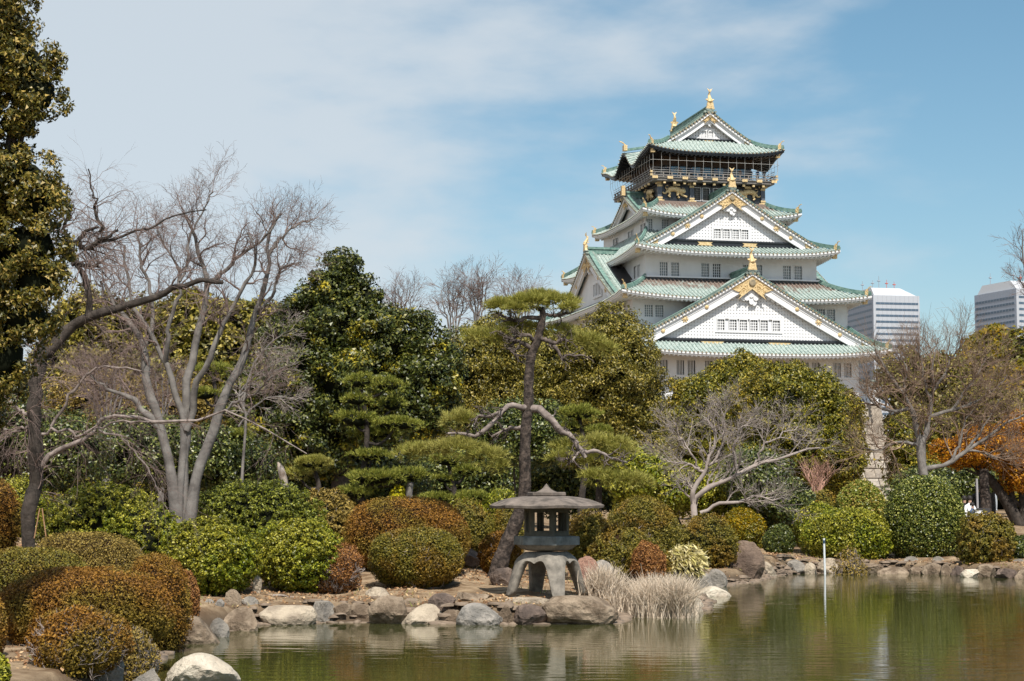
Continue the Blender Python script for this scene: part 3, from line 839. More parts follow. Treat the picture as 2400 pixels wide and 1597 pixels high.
# east gable, a step out of sight from the front
gable(lambda u, d, z: F_S(16.9 - d, -6.0 - u, z), 15.2, 37.3, 29.1, .14, 7.2, .95, [], (0, 0), lat=False, bband=.8, goldn=0, gegyo=0, fish=0, apexg=2.4, foot=2.6)
g = MB(F_S); g.box(-11.2, -10.7, -6.8, -6.2, 45.9, 47.3); g.build('gilt_ridge_plate', gold, keep)
# small ridge and finial on the curved side eave
mb = MB(F_S); mb.sweep([(-9.9, -8.4, 52.75), (-7.0, -8.6, 53.3)], .4, .35); mb.build('ridge', ridgem, keep)
mb = MB(F_S); mb.box(-10.3, -9.8, -8.9, -8.0, 52.8, 53.6); mb.sweep([(-10, -8.45, 53.6), (-10.5, -8.45, 54.0), (-10.9, -8.45, 54.1)], .15, .14); mb.build('ridge_finial', gold, keep)

# black upper storey with gilt fittings
X0, X1, B0, B1 = -7.9, 7.9, -16.5, 0.3
mb = MB(F_S)
wall_S(mb, X0, X1, 43.9, 46.95, B1, [(-2.6, -1.55, 44.4, 46.2), (-1.3, -.3, 44.4, 46.2), (.3, 1.3, 44.4, 46.2), (1.55, 2.6, 44.4, 46.2)])
wall_S(mb, B0, B1, 43.9, 46.95, X0, [], face='W')
mb.quad((X1, B1, 43.9), (X1, B0, 43.9), (X1, B0, 46.95), (X1, B1, 46.95)); mb.quad((X1, B0, 43.9), (X0, B0, 43.9), (X0, B0, 46.95), (X1, B0, 46.95))
mb.build('storey_wall', black, keep)
for x in (-2.6, -1.3, .3, 1.6): window(x, 44.4, B1, 1.0, 1.8, 4, 5, 'S', glassd, greyw)
colm = mat('lacquered_post', (.10, .11, .13), .4)
for x in (-7.65, -2.95, 2.95, 7.65):
    mb = MB(F_S); mb.box(x-.3, x+.3, B1-.1, B1+.22, 43.95, 46.9); c = mb.build('post', colm, keep)
    mb = MB(F_S)
    for z, h in ((44.1, .32), (44.5, .22), (46.15, .28), (46.62, .22)): mb.box(x-.34, x+.34, B1, B1+.27, z, z+h)
    mb.box(x-.62, x+.62, B1, B1+.275, 44.05, 44.3); mb.box(x-.62, x+.62, B1, B1+.275, 46.5, 46.72)
    mb.build('gilt_post_fitting', gold, c)
for b in (-5.0, -11.0, -16.0):
    mb = MB(F_S); mb.box(X0-.22, X0+.1, b-.3, b+.3, 43.95, 46.9); c = mb.build('post', colm, keep)
    mb = MB(F_S)
    for z, h in ((44.1, .5), (46.15, .5)): mb.box(X0-.28, X0, b-.42, b+.42, z, z+h)
    mb.build('gilt_post_fitting', gold, c)
for z in (43.95, 46.3):
    mb = MB(F_S); mb.box(X0, X1, B1, B1+.15, z, z+.22); mb.box(X0-.15, X0, B0, B1, z, z+.22); mb.build('rail_beam', dark, keep)
mb = MB(F_S)
for x in (-5.3, 0, 5.3): mb.box(x-.5, x+.5, B1+.15, B1+.2, 43.97, 44.17)
for x in np.arange(-7.3, 7.4, 1.46): mb.box(x-.16, x+.16, B1+1.0, B1+1.32, 46.45, 46.75)
for x in (-5.3, 5.3): mb.box(x-.5, x+.5, B1+.3, B1+.5, 46.32, 46.6)
for b in np.arange(-15.5, .4, 1.5): mb.box(X0-1.2, X0-.95, b-.16, b+.16, 46.45, 46.75)
mb.build('gilt_beam_end', gold, keep)
mb = MB(F_S)
for x in np.arange(-7.3, 7.4, 1.46): mb.box(x-.13, x+.13, B1, B1+.99, 46.45, 46.75)
for b in np.arange(-15.5, .4, 1.5): mb.box(X0-.95, X0, b-.13, b+.13, 46.45, 46.75)
mb.build('balcony_bracket', black, keep)

def tiger(T, flip):
    tb = Tubes()
    q = lambda P: [T(x if not flip else -x, d, z) for x, d, z in P]
    tb.add(q([(-1.15, .05, .72), (-.7, .12, .92), (-.1, .14, .95), (.45, .12, .82), (.8, .1, .62)]), [.30, .40, .38, .42, .34], 8)
    tb.add(q([(.75, .1, .72), (1.0, .18, .70), (1.22, .2, .62), (1.38, .2, .5)]), [.34, .40, .34, .2], 8)
    tb.add(q([(.55, .1, .55), (.95, .14, .15), (1.35, .14, -.05), (1.65, .14, -.12)]), [.24, .17, .15, .14], 6)
    tb.add(q([(.35, .1, .5), (.3, .14, .05), (.32, .14, -.2), (.55, .14, -.28)]), [.25, .18, .15, .13], 6)
    tb.add(q([(-.95, .1, .6), (-.85, .14, .2), (-1.05, .14, -.05), (-.8, .14, -.2)]), [.28, .17, .13, .13], 6)
    tb.add(q([(-1.2, .1, .65), (-1.45, .14, .3), (-1.75, .14, .28), (-1.9, .14, .45)]), [.22, .14, .11, .10], 6)
    tb.add(q([(-1.25, .08, .85), (-1.5, .1, 1.1), (-1.45, .1, 1.35), (-1.2, .1, 1.42), (-1.05, .1, 1.3)]), [.11, .09, .08, .07, .05], 6)
    for a, b_ in (((1.0, .2, 1.0), (1.05, .2, 1.16)), ((1.25, .2, .92), (1.34, .2, 1.06))): tb.add(q([a, b_]), [.1, .04], 5)
    tb.build('gilt_tiger_relief', gold, keep)
tiger(lambda x, d, z: F_S(-5.35 + x, B1 + d + .05, 44.95 + z), False)
tiger(lambda x, d, z: F_S(5.35 + x, B1 + d + .05, 44.95 + z), True)
tiger(lambda x, d, z: F_S(X0 - d - .05, -2.6 + x, 44.95 + z), False)

# balcony
mb = MB(F_S); mb.box(-8.9, 8.9, -18, 1.75, 46.85, 47.2); mb.box(-9.05, 9.05, -18.1, 1.9, 47.2, 47.32); mb.build('balcony_deck', greyw, keep)
mb = MB(F_S)
for z, h in ((47.5, .16), (47.95, .13)):
    mb.box(-9.25, 9.25, 1.6, 1.75, z, z+h); mb.box(-8.95, -8.8, -18.1, 1.9, z, z+h); mb.box(8.8, 8.95, -18.1, 1.9, z, z+h)
mb.build('balcony_rail', greyw, keep)
pm = MB(F_S)
for x in np.linspace(-8.8, 8.8, 15): pm.box(x-.09, x+.09, 1.58, 1.77, 47.3, 48.0)
for b in np.linspace(-17.5, 1.6, 15): pm.box(-8.97, -8.78, b-.09, b+.09, 47.3, 48.0); pm.box(8.78, 8.97, b-.09, b+.09, 47.3, 48.0)
tag(pm.build('baluster', greyw, keep), kind='stuff')
mb = MB(F_S)
for x in np.linspace(-8.8, 8.8, 9): mb.box(x-.4, x+.4, 1.91, 1.97, 47.05, 47.42)
for x in (-9.25, 9.25):
    for z in (47.5, 47.95): mb.box(x-.18, x+.18, 1.5, 1.85, z-.06, z+.22)
tag(mb.build('gilt_rail_fitting', gold, keep), kind='stuff')
mb = MB(F_S)
for z in (48.3, 48.62): mb.box(-9.0, 9.0, 1.66, 1.71, z, z+.05); mb.box(-8.92, -8.87, -18, 1.7, z, z+.05); mb.box(8.87, 8.92, -18, 1.7, z, z+.05)
mb.build('steel_handrail', mat('steel', (.36, .36, .36), .45, .3), keep)
# recessed top room
mb = MB(F_S); mb.box(-6.4, 6.4, -15.5, -1.2, 47.3, 51.0); mb.build('storey_wall', black, keep)
room = MB(F_S)
lw = mat('lookout_glass', (.05, .17, .27), .12, spec=.6)  # blue of the reflected light is put into the glass colour
for x0_, x1_ in ((-5.5, -3.3), (-2.4, -1.1), (-.9, .4), (1.0, 2.3), (3.2, 5.6)):
    p = MB(F_S); p.box(x0_, x1_, -1.18, -1.12, 47.9, 49.4); p.build('lookout_window', lw, keep)
mb = MB(F_S); mb.box(-6.9, 6.9, -1.15, -.9, 49.5, 50.9); mb.box(-6.9, -6.5, -15.5, -1.15, 49.5, 50.9); mb.build('eave_board', mat('brown_timber', (.075, .05, .033), .6, col2=(.035, .025, .02), scale=1.5), keep)
bird = MB(F_S)
for cx_ in (-4.4, 4.3):
    for k in range(7):
        a = 0.5 + k*.32; bird.add([(cx_, -1.08, 48.5), (cx_ + 1.0*math.cos(a), -1.08, 48.5 + .75*math.sin(a)), (cx_ + .95*math.cos(a+.16), -1.03, 48.5 + .7*math.sin(a+.16))], [(0, 1, 2)])
bird.build('gilt_painted_wing', mat('pale_gilt', (.45, .42, .3), .6), keep)
# safety net of wires round the balcony
wr = Tubes()
for x in np.linspace(-9.2, 9.2, 16): wr.add([F_S(x, 2.3, 50.6), F_S(x, 2.35, 48.9), F_S(x, 1.95, 47.3)], [.02]*3, 4)
for b in np.linspace(-18, 1.5, 17):
    for sx in (-1, 1): wr.add([F_S(sx*9.45, b, 50.4), F_S(sx*9.5, b, 48.9), F_S(sx*9.05, b, 47.3)], [.02]*3, 4)
for z in (49.6,): wr.add([F_S(-9.5, -18, z), F_S(-9.5, 2.0, z), F_S(-9.2, 2.35, z), F_S(9.2, 2.35, z), F_S(9.5, 2.0, z), F_S(9.5, -18, z)], [.02]*6, 4)
tag(wr.build('safety_net_wires', mat('wire', (.5, .5, .48), .5), keep), kind='stuff')

# stone base: courses of fitted blocks with a curved batter
ZT, ZB = 15.2, CZ
def flare(z): q = (ZT - z) / (ZT - ZB); return 0.4 + 4.0 * q * q + 1.2 * q
mb = MB(F_S)
lv = np.linspace(ZB - .6, ZT, 12)
rows = []
for z in lv:
    f_ = flare(max(z, ZB)) - .25
    rows.append([(-15.6-f_, 15.4+f_, z), (15.6+f_, 15.4+f_, z), (15.6+f_, -31-f_, z), (-15.6-f_, -31-f_, z), (-15.6-f_, 15.4+f_, z)])
mb.strip(rows); mb.add([(-16, 15.8, ZT), (16, 15.8, ZT), (16, -31.4, ZT), (-16, -31.4, ZT)], [(0, 1, 2, 3)])
stb = mat('stone_core', (.05, .045, .04), .95)
base = mb.build('stone_base', stb, keep)
sm = [mat('ashlar_%d' % i, c, .9, col2=c2, scale=1.4, detail=8, bump=(3, .6, .1)) for i, (c, c2) in enumerate((((.36, .31, .25), (.20, .17, .14)), ((.28, .25, .215), (.42, .37, .3)), ((.21, .185, .16), (.33, .28, .22))))]
def block(T, x0, x1, z0, z1, d):
    g = .035; b_ = .10
    x0 += g; x1 -= g; z0 += g; z1 -= g
    v = [T(x, dd, z) for x, z, dd in ((x0, z0, -.35), (x1, z0, -.35), (x1, z1, -.35), (x0, z1, -.35), (x0+b_, z0+b_, d), (x1-b_, z0+b_, d), (x1-b_, z1-b_, d), (x0+b_, z1-b_, d), (x0, z0, d-.1), (x1, z0, d-.1), (x1, z1, d-.1), (x0, z1, d-.1))]
    f = [(4, 5, 6, 7), (8, 9, 5, 4), (9, 10, 6, 5), (10, 11, 7, 6), (11, 8, 4, 7), (0, 1, 9, 8), (1, 2, 10, 9), (2, 3, 11, 10), (3, 0, 8, 11)]
    return v, f
rb = np.random.RandomState(5)
z = ZB - .3; row = 0
while z < ZT - .3:
    h = 1.15 + rb.uniform(-.15, .25); z1 = min(z + h, ZT)
    xe = 15.6 + flare(z)
    Tf = lambda x, d, zz: (x, -(15.4 + flare(zz) + d), zz - CZ)
    x = xe - (1.9 if row % 2 else 1.1)
    xs_ = [(x, xe)]
    while x > 2: w_ = rb.uniform(.9, 1.7); xs_.append((x - w_, x)); x -= w_
    for a, b_ in xs_:
        v, f = block(Tf, a, b_, z, z1, rb.uniform(-.02, .12))
        me = bpy.data.meshes.new('stone'); me.from_pydata(v, [], f); me.update(); me.materials.append(sm[rb.randint(3)])
        link('stone', me, base)
    Te = lambda x, d, zz: (15.6 + flare(zz) + d, -x, zz - CZ)
    y = 15.4 + flare(z) - .4; mb2 = MB()
    for _ in range(5):
        w_ = rb.uniform(1.0, 1.8)
        v, f = block(Te, y - w_, y, z, z1, rb.uniform(-.02, .1))
        me = bpy.data.meshes.new('stone'); me.from_pydata(v, [], f); me.update(); me.materials.append(sm[rb.randint(3)])
        link('stone', me, base); y -= w_
    z = z1; row += 1
# low white wing beside the keep
wing = empty('wing_building', (CX + 16.9*math.cos(CYAW) - -8*math.sin(CYAW), CY + 16.9*math.sin(CYAW) + -8*math.cos(CYAW), 14.2), CYAW)
tag(wing, 'low white plastered wing building against the right foot of the castle keep', 'building')
mb = MB(); mb.box(-1.6, 3.2, -3.4, 5.2, 1.3, 1.7); mb.box(-1.6, 2.9, -3.0, 5.1, 1.7, 4.3);  mb.build('upper_wall', white2, wing)
mb = MB(); mb.box(-1.8, 3.6, -3.7, 5.6, 4.3, 4.55); mb.build('roof', copper, wing)
wb = MB(); wb.strip([[(-1.4, -2.9, 1.5), (3.0, -3.1, 1.5), (3.0, 5.3, 1.5)], [(-1.4, -6, -12.4), (5.5, -6.4, -12.4), (5.5, 8, -12.4)]]); wb.build('stone_footing', sm[0], wing)
# ================================================================== plants
bark_grey = mat('bark_grey', (0.21, 0.195, 0.18), .9, col2=(0.10, 0.09, 0.083), scale=3.5, bump=(12, .5, .02))
bark_dark = mat('bark_dark', (0.022, 0.018, 0.015), .95, col2=(0.07, 0.057, 0.048), scale=5, bump=(14, .9, .03))
bark_pine = mat('bark_pine', (0.028, 0.022, 0.019), .95, col2=(0.12, 0.092, 0.076), scale=9, detail=8, lo=.42, hi=.66, bump=(9, 1.0, .06))
limb_pale = mat('limb_pale', (0.30, 0.25, 0.225), .9, col2=(0.09, 0.07, 0.062), scale=4, bump=(16, .7, .02))
twig_pink = mat('twig_pink', (0.125, 0.088, 0.075), .9, col2=(0.23, 0.17, 0.15), scale=1.5)
twig_pale = mat('twig_pale', (0.36, 0.31, 0.28), .9, col2=(0.22, 0.18, 0.16), scale=1.2)
twig_warm = mat('twig_warm', (0.15, 0.10, 0.07), .9, col2=(0.27, 0.195, 0.14), scale=1.2)
twig_red = mat('twig_red', (0.48, 0.29, 0.22), .9, col2=(0.32, 0.18, 0.13), scale=1.2)
core_dark = mat('inner_foliage_shade', (0.011, 0.013, 0.006), .95, spec=.1)  # inner leaf mass, near black: shade between the leaves is in its colour
core_rust = mat('inner_rust_shade', (0.028, 0.016, 0.008), .95, spec=.1)  # brown inner mass, likewise darkened for the shade between leaves

L_camphor = leaf_mat('camphor_leaves', [(.025, .028, .007), (.068, .064, .012), (.165, .13, .028), (.36, .26, .09)], .12, .42, spec=.4)
L_evergreen = leaf_mat('evergreen_leaves', [(.010, .016, .004), (.028, .038, .008), (.066, .078, .016), (.15, .15, .04)], .1, .42, patch=[(.04, .05, .01), (.12, .12, .02), (.28, .23, .035), (.46, .36, .05)], pscale=1.1, spec=.4, plo=.53)
L_olive = leaf_mat('olive_leaves', [(.035, .035, .008), (.09, .08, .014), (.185, .15, .030), (.34, .27, .08)], .13, .45, patch=[(.04, .042, .01), (.10, .095, .018), (.20, .17, .035), (.33, .28, .08)], pscale=.25, spec=.35)
L_olgreen = leaf_mat('olive_green_leaves', [(.035, .042, .008), (.085, .088, .014), (.17, .155, .024), (.32, .26, .05)], .13, .45, patch=[(.045, .045, .01), (.12, .105, .017), (.24, .18, .03), (.38, .28, .06)], pscale=.22, spec=.35)
L_gold = leaf_mat('golden_leaves', [(.16, .12, .015), (.30, .20, .02), (.42, .27, .03), (.12, .12, .02)], .25, .45, patch=[(.10, .11, .02), (.2, .17, .03), (.08, .08, .015)], pscale=.35)
L_orange = leaf_mat('orange_leaves', [(.13, .05, .01), (.28, .11, .014), (.44, .20, .025), (.58, .32, .05)], .3, .5)
L_ball = leaf_mat('clipped_ball_leaves', [(.02, .03, .006), (.06, .08, .014), (.14, .155, .028), (.38, .37, .12)], .1, .42, spec=.4)
L_yg = leaf_mat('yellow_green_leaves', [(.05, .058, .009), (.135, .138, .020), (.28, .262, .042), (.44, .40, .085)], .18, .45, patch=[(.04, .056, .008), (.105, .13, .015), (.21, .23, .03), (.36, .35, .055)], pscale=1.1)
L_dkgreen = leaf_mat('deep_green_leaves', [(.014, .022, .006), (.035, .05, .012), (.085, .10, .022), (.24, .25, .08)], .1, .4, spec=.45)
L_rust = leaf_mat('rust_azalea_leaves', [(.095, .046, .012), (.15, .072, .016), (.21, .103, .020), (.28, .15, .033)], .08, .7, patch=[(.08, .058, .012), (.125, .088, .017), (.18, .125, .022), (.25, .18, .04)], pscale=1.2)
L_redd = leaf_mat('red_azalea_leaves', [(.09, .042, .018), (.17, .075, .028), (.26, .12, .04), (.36, .20, .08)], .08, .7)
L_brown = leaf_mat('brown_azalea_leaves', [(.07, .052, .016), (.14, .10, .025), (.22, .155, .04), (.32, .24, .08)], .08, .7)
L_mix = leaf_mat('olive_azalea_leaves', [(.055, .053, .011), (.10, .09, .016), (.16, .132, .024), (.24, .19, .04)], .1, .6, patch=[(.08, .055, .012), (.13, .085, .017), (.19, .12, .022), (.27, .17, .035)], pscale=1.6)
L_needle = leaf_mat('pine_needles', [(.16, .17, .04), (.32, .30, .08), (.46, .42, .14), (.20, .20, .05)], .15, .6, patch=[(.28, .26, .08), (.38, .34, .12), (.2, .2, .06)], pscale=1.2)
L_needle2 = leaf_mat('cloud_pine_needles', [(.07, .09, .02), (.16, .18, .035), (.28, .28, .065), (.40, .38, .11)], .12, .6)
L_bamboo = leaf_mat('pale_bamboo_leaves', [(.50, .44, .22), (.62, .55, .30), (.42, .38, .15), (.58, .52, .32)], .25, .5)
L_reed = leaf_mat('dry_reed', [(.56, .48, .385), (.64, .56, .46), (.42, .34, .26), (.60, .51, .41)], .15, .8)
L_vari = leaf_mat('variegated_leaves', [(.10, .13, .03), (.30, .28, .08), (.40, .28, .10), (.14, .16, .03)], .2, .35, spec=.25)

SUP = [2.0]
def bumpf(D, seed, amp, freq=2.6, n=9):
    return bumpq(D, seed, amp, freq, n) * ((np.abs(D)**SUP[0]).sum(1)**(-1/SUP[0]))
def bumpq(D, seed, amp, freq=2.6, n=9):
    """smooth lumpy radius factor for unit directions D"""
    r = np.random.RandomState(seed); out = np.zeros(len(D))
    for i in range(n):
        k = r.normal(size=3) * freq * (1 + i * .35); out += np.sin(D @ k + r.uniform(0, 6.3)) / (1 + i * .35)
    return 1 + amp * out / 2.2

def rhombs(Cn, A, B, name, m, parent=None, fold=None):
    """one four-cornered leaf per centre; A along, B across."""
    n = len(Cn)
    V = np.stack([Cn - A, Cn + B, Cn + A, Cn - B], 1).reshape(-1, 3)
    F = np.arange(4 * n).reshape(n, 4)
    return link(name, np_mesh(name, V, F), parent, m)

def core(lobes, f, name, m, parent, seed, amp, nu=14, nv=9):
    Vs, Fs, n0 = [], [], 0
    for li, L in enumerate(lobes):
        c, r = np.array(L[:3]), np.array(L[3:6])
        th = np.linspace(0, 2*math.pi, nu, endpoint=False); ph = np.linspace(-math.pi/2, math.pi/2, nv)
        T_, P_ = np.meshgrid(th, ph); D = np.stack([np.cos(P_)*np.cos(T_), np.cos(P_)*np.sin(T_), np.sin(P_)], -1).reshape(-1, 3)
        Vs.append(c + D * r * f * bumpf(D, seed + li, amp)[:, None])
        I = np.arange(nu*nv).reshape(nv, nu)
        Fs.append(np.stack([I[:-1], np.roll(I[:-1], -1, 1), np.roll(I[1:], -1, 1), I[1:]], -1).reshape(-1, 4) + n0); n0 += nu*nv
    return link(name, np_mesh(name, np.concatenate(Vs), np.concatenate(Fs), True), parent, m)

def leaf_cloud(lobes, n, size, m, parent, name='crown', seed=1, amp=.08, clump=None, ncl=200, flat=.5, aspect=.45, corem=None, coref=.86, droop=0.0, spread=(.82, 1.04), cull=.78):
    r = np.random.RandomState(seed)
    Lb = np.array([l[:6] for l in lobes], float)
    w = (Lb[:, 3]*Lb[:, 5] + Lb[:, 4]*Lb[:, 5] + Lb[:, 3]*Lb[:, 4]); w /= w.sum()
    def surf(k, lo, hi):
        li = r.choice(len(Lb), k, p=w)
        D = norm(r.normal(size=(k, 3)))
        # fewer on the side that faces away from the pond and on the underside
        bad = ((D[:, 1] > .35) & (r.rand(k) < .6)) | ((D[:, 2] < -.5) & (r.rand(k) < .5))
        D[bad, 1] *= -1; 
        f = np.zeros(k)
        for i in range(len(Lb)):
            s = li == i
            if s.any(): f[s] = bumpf(D[s], seed + i, amp)
        f *= r.uniform(lo, hi, k)
        P = Lb[li, :3] + D * Lb[li, 3:6] * f[:, None]
        return P, norm(D / Lb[li, 3:6]), li
    def inside(P, li):
        bad = np.zeros(len(P), bool)
        for i in range(len(Lb)):
            q = (((P - Lb[i, :3]) / Lb[i, 3:6])**2).sum(1)
            bad |= (q < cull**2) & (li != i)
        return bad
    if clump:
        Cc, Nc, Li = surf(int(ncl * 1.5), .80, 1.06)
        k = ~inside(Cc, Li); Cc, Nc = Cc[k][:ncl], Nc[k][:ncl]
        ci = r.randint(0, len(Cc), n)
        rc = clump * r.uniform(.55, 1.25, len(Cc))
        O = norm(r.normal(size=(n, 3)) + Nc[ci] * .9) * (r.rand(n, 1) ** .4)
        P = Cc[ci] + O * rc[ci][:, None] * np.array([1, 1, .8])
        Nn = norm(O * .7 + Nc[ci] * .5 + np.array([0, 0, .35]) + r.normal(size=(n, 3)) * .8)
    else:
        P, Nn, Li = surf(int(n * 1.25), *spread)
        k = ~inside(P, Li); P, Nn = P[k][:n], Nn[k][:n]; n = len(P)
        Nn = norm(Nn * .9 + r.normal(size=(n, 3)) * flat + np.array([0, 0, .25]))
    a = r.normal(size=(n, 3)); a[:, 2] -= droop; a = norm(a - Nn * (a * Nn).sum(1, keepdims=True)); b_ = np.cross(Nn, a)
    s = size * r.uniform(.6, 1.3, (n, 1)) * .5
    if False: o = rhombs(P, a * s, b_ * s * aspect * 1.6, name, m, parent)
    else:
        A2, B2 = a*s*1.15, b_*s*aspect*2.0
        o = link(name, np_mesh(name, np.stack([P - A2 - B2*.75, P - A2*.5 + B2, P + A2], 1).reshape(-1, 3), np.arange(3*n).reshape(n, 3)), parent, m)
    if corem: core(lobes, coref, 'inner_foliage_shade', corem, parent, seed, amp)
    return o

def px_lobes(lst, Y, dd=1.0):
    """(u, v, ru, rv[, dy]) at distance Y -> world ellipsoids"""
    out = []
    for q in lst:
        u, v, ru, rv = q[:4]; y = Y + (q[4] if len(q) > 4 else 0)
        c = W(u, v, y); k = y / FPX
        out.append((c[0], c[1], c[2], ru*k, (ru*.5+rv*.5)*k*dd, rv*k))
    return out

def bush(name, label, cat, u0, u1, v0, v1, Y, m, n=9000, size=.07, amp=.05, group=None, corem=None, squar=0.0, seed=None, twigs=0, clump=None, ncl=0, extra=(), coref=.93, flat=.95, droop=0, sup=2.0):
    SUP[0] = sup
    k = Y / FPX; cu, cv = (u0+u1)/2, (v0+v1)/2
    c = W(cu, cv, Y); rx = (u1-u0)/2*k; rz = (v1-v0)/2*k; g = gz(c[0], c[1])
    top = c[2] + rz; bot = min(c[2] - rz, g - .05)
    cz = (top + bot) / 2; rz = (top - bot) / 2
    # keep the body wide down to the ground
    if squar: cz -= squar * rz; rz = top - cz
    seed = seed or int(abs(u0*7 + v0*13)) % 9973
    root = empty(name, (c[0], c[1], g)); tag(root, label, cat, group)
    lob = [(0, 0, cz - g, rx, max(rx*.8, rz*.7), rz)]
    for (eu0, eu1, ev0, ev1, dy) in extra:
        e = W((eu0+eu1)/2, (ev0+ev1)/2, Y+dy); kk = (Y+dy)/FPX
        lob.append((e[0]-c[0], e[1]-c[1], e[2]-g, (eu1-eu0)/2*kk, (eu1-eu0)/2*kk*.8, (ev1-ev0)/2*kk))
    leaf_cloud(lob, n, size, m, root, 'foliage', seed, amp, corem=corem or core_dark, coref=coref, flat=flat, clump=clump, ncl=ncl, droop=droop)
    SUP[0] = 2.0
    if twigs:
        r = np.random.RandomState(seed+1); T = Tubes()
        D = norm(r.normal(size=(twigs, 3)) * np.array([1, 1, .7]) + np.array([0, -.35, .35]))
        P0 = np.array([[0, 0, .02]]) + D * np.array([rx*.25, rx*.25, 0.01])
        E = np.array([0, 0, cz-g]) + D * np.array([rx, rx*.8, rz]) * r.uniform(.95, 1.06, (twigs, 1))
        M_ = (P0 + E)/2 + r.normal(size=(twigs, 3)) * rx * .12
        Q = np.stack([P0, P0*.5+M_*.5 + r.normal(size=(twigs, 3))*rx*.05, M_, M_*.5+E*.5 + r.normal(size=(twigs, 3))*rx*.05, E], 1)
        T.add(Q, np.tile(np.linspace(.012, .004, 5) * (Y/30), (twigs, 1)), 3)
        c2, r2 = grow(Q, np.full((twigs, 5), .006*Y/30), 5, (rx*.15, rx*.35), (20, 50), 4, .25, .1, .8, .55)
        T.add(c2, r2, 3)
        tag(T.build('twigs', twig_pale, root), kind='stuff')
    return root

def tree(name, label, cat, Y, lobes, m, n, size, clump, ncl, base=None, group=None, seed=3, amp=.12, barkm=None, aspect=.45, droop=0, tr=9, corem=None, coref=.74, limbs=True):
    lb = px_lobes(lobes, Y)
    if base is None: base = (np.mean([l[0] for l in lobes]),)
    bx = (base[0] - 1200) / FPX * Y
    g = gz(bx, Y)
    root = empty(name, (bx, Y, g)); tag(root, label, cat, group)
    loc = [(l[0]-bx, l[1]-Y, l[2]-g, l[3], l[4], l[5]) for l in lb]
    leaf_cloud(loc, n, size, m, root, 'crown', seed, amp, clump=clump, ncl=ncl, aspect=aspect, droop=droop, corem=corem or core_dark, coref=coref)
    T = Tubes(); r = np.random.RandomState(seed)
    tops = sorted(loc, key=lambda q: -q[2])
    tp = tops[0]; r0 = tr * Y / FPX
    path = spline([(0, 0, -.2), (tp[0]*.15, 0, tp[2]*.3), (tp[0]*.5, tp[1]*.5, tp[2]*.65), (tp[0], tp[1], tp[2])], 14)
    T.add(path, np.linspace(r0, r0*.2, 14), 8)
    if limbs:
        for l in loc[:14]:
            i = r.randint(3, 9); a = path[i]; e = np.array(l[:3]); mid = (a+e)/2 + np.array([0, 0, -.1*abs(e[2]-a[2])])
            T.add(spline([a, mid, e], 8), np.linspace(r0*.45, r0*.12, 8), 5)
    T.build('trunk', barkm or bark_dark, root)
    return root

def bare(name, label, cat, Y, limbs, levels, mt, mw_, base, group=None, k=7, seed=5, nsp=14, extra_t=None, crooked=.012, thin=1.0):
    """limbs: list of ([(u, v[, dy])...], r0px, r1px); levels: (nch, (len m), (angle), M, rough, trop, rr, tmin, sides)"""
    global rs
    rs = np.random.RandomState(seed)
    s = Y / FPX; cp = [.028, .011, .0055, .0035, .003]
    b0 = W(base[0], base[1], Y); g = gz(b0[0], b0[1]); o = np.array([b0[0], b0[1], g])
    root = empty(name, tuple(o)); tag(root, label, cat, group)
    Ps, Rs_ = [], []
    for li_, (pts, ra, rb_) in enumerate(limbs):
        P = np.array([W(p[0], p[1], Y + (p[2] if len(p) > 2 else 0)) - o for p in pts])
        if pts[0][1] >= base[1] - 3: P[0][2] = -.15
        P = spline(P, nsp); P[1:-1] += rs.normal(size=P[1:-1].shape) * crooked * Y / 40
        Rd = np.linspace(ra*s, rb_*s, nsp) * (1 + .09*rs.normal(size=nsp))
        T = Tubes(); T.add(P, Rd, k); Ps.append(P); Rs_.append(Rd)
        T.build('trunk' if li_ == 0 else 'limb', extra_t[0] if extra_t and li_ in extra_t[1] else mt, root)
    P, Rd = np.array(Ps), np.array(Rs_)
    T = Tubes(); P0, R0 = P, Rd
    for li, (nch, ln, ang, M, rough, trop, rr, tmin, sides) in enumerate(levels):
        P, Rd = grow(P, Rd, nch, ln, ang, M, rough, trop, rr, tmin, rend=.35, fall=.35, cap=cp[li]*(Y/40)**.8*thin)
        Rd = np.maximum(Rd, .0013 * thin * Y / 25)
        T.add(P, Rd, sides)
    tag(T.build('branches', mw_, root), kind='stuff')
    return root

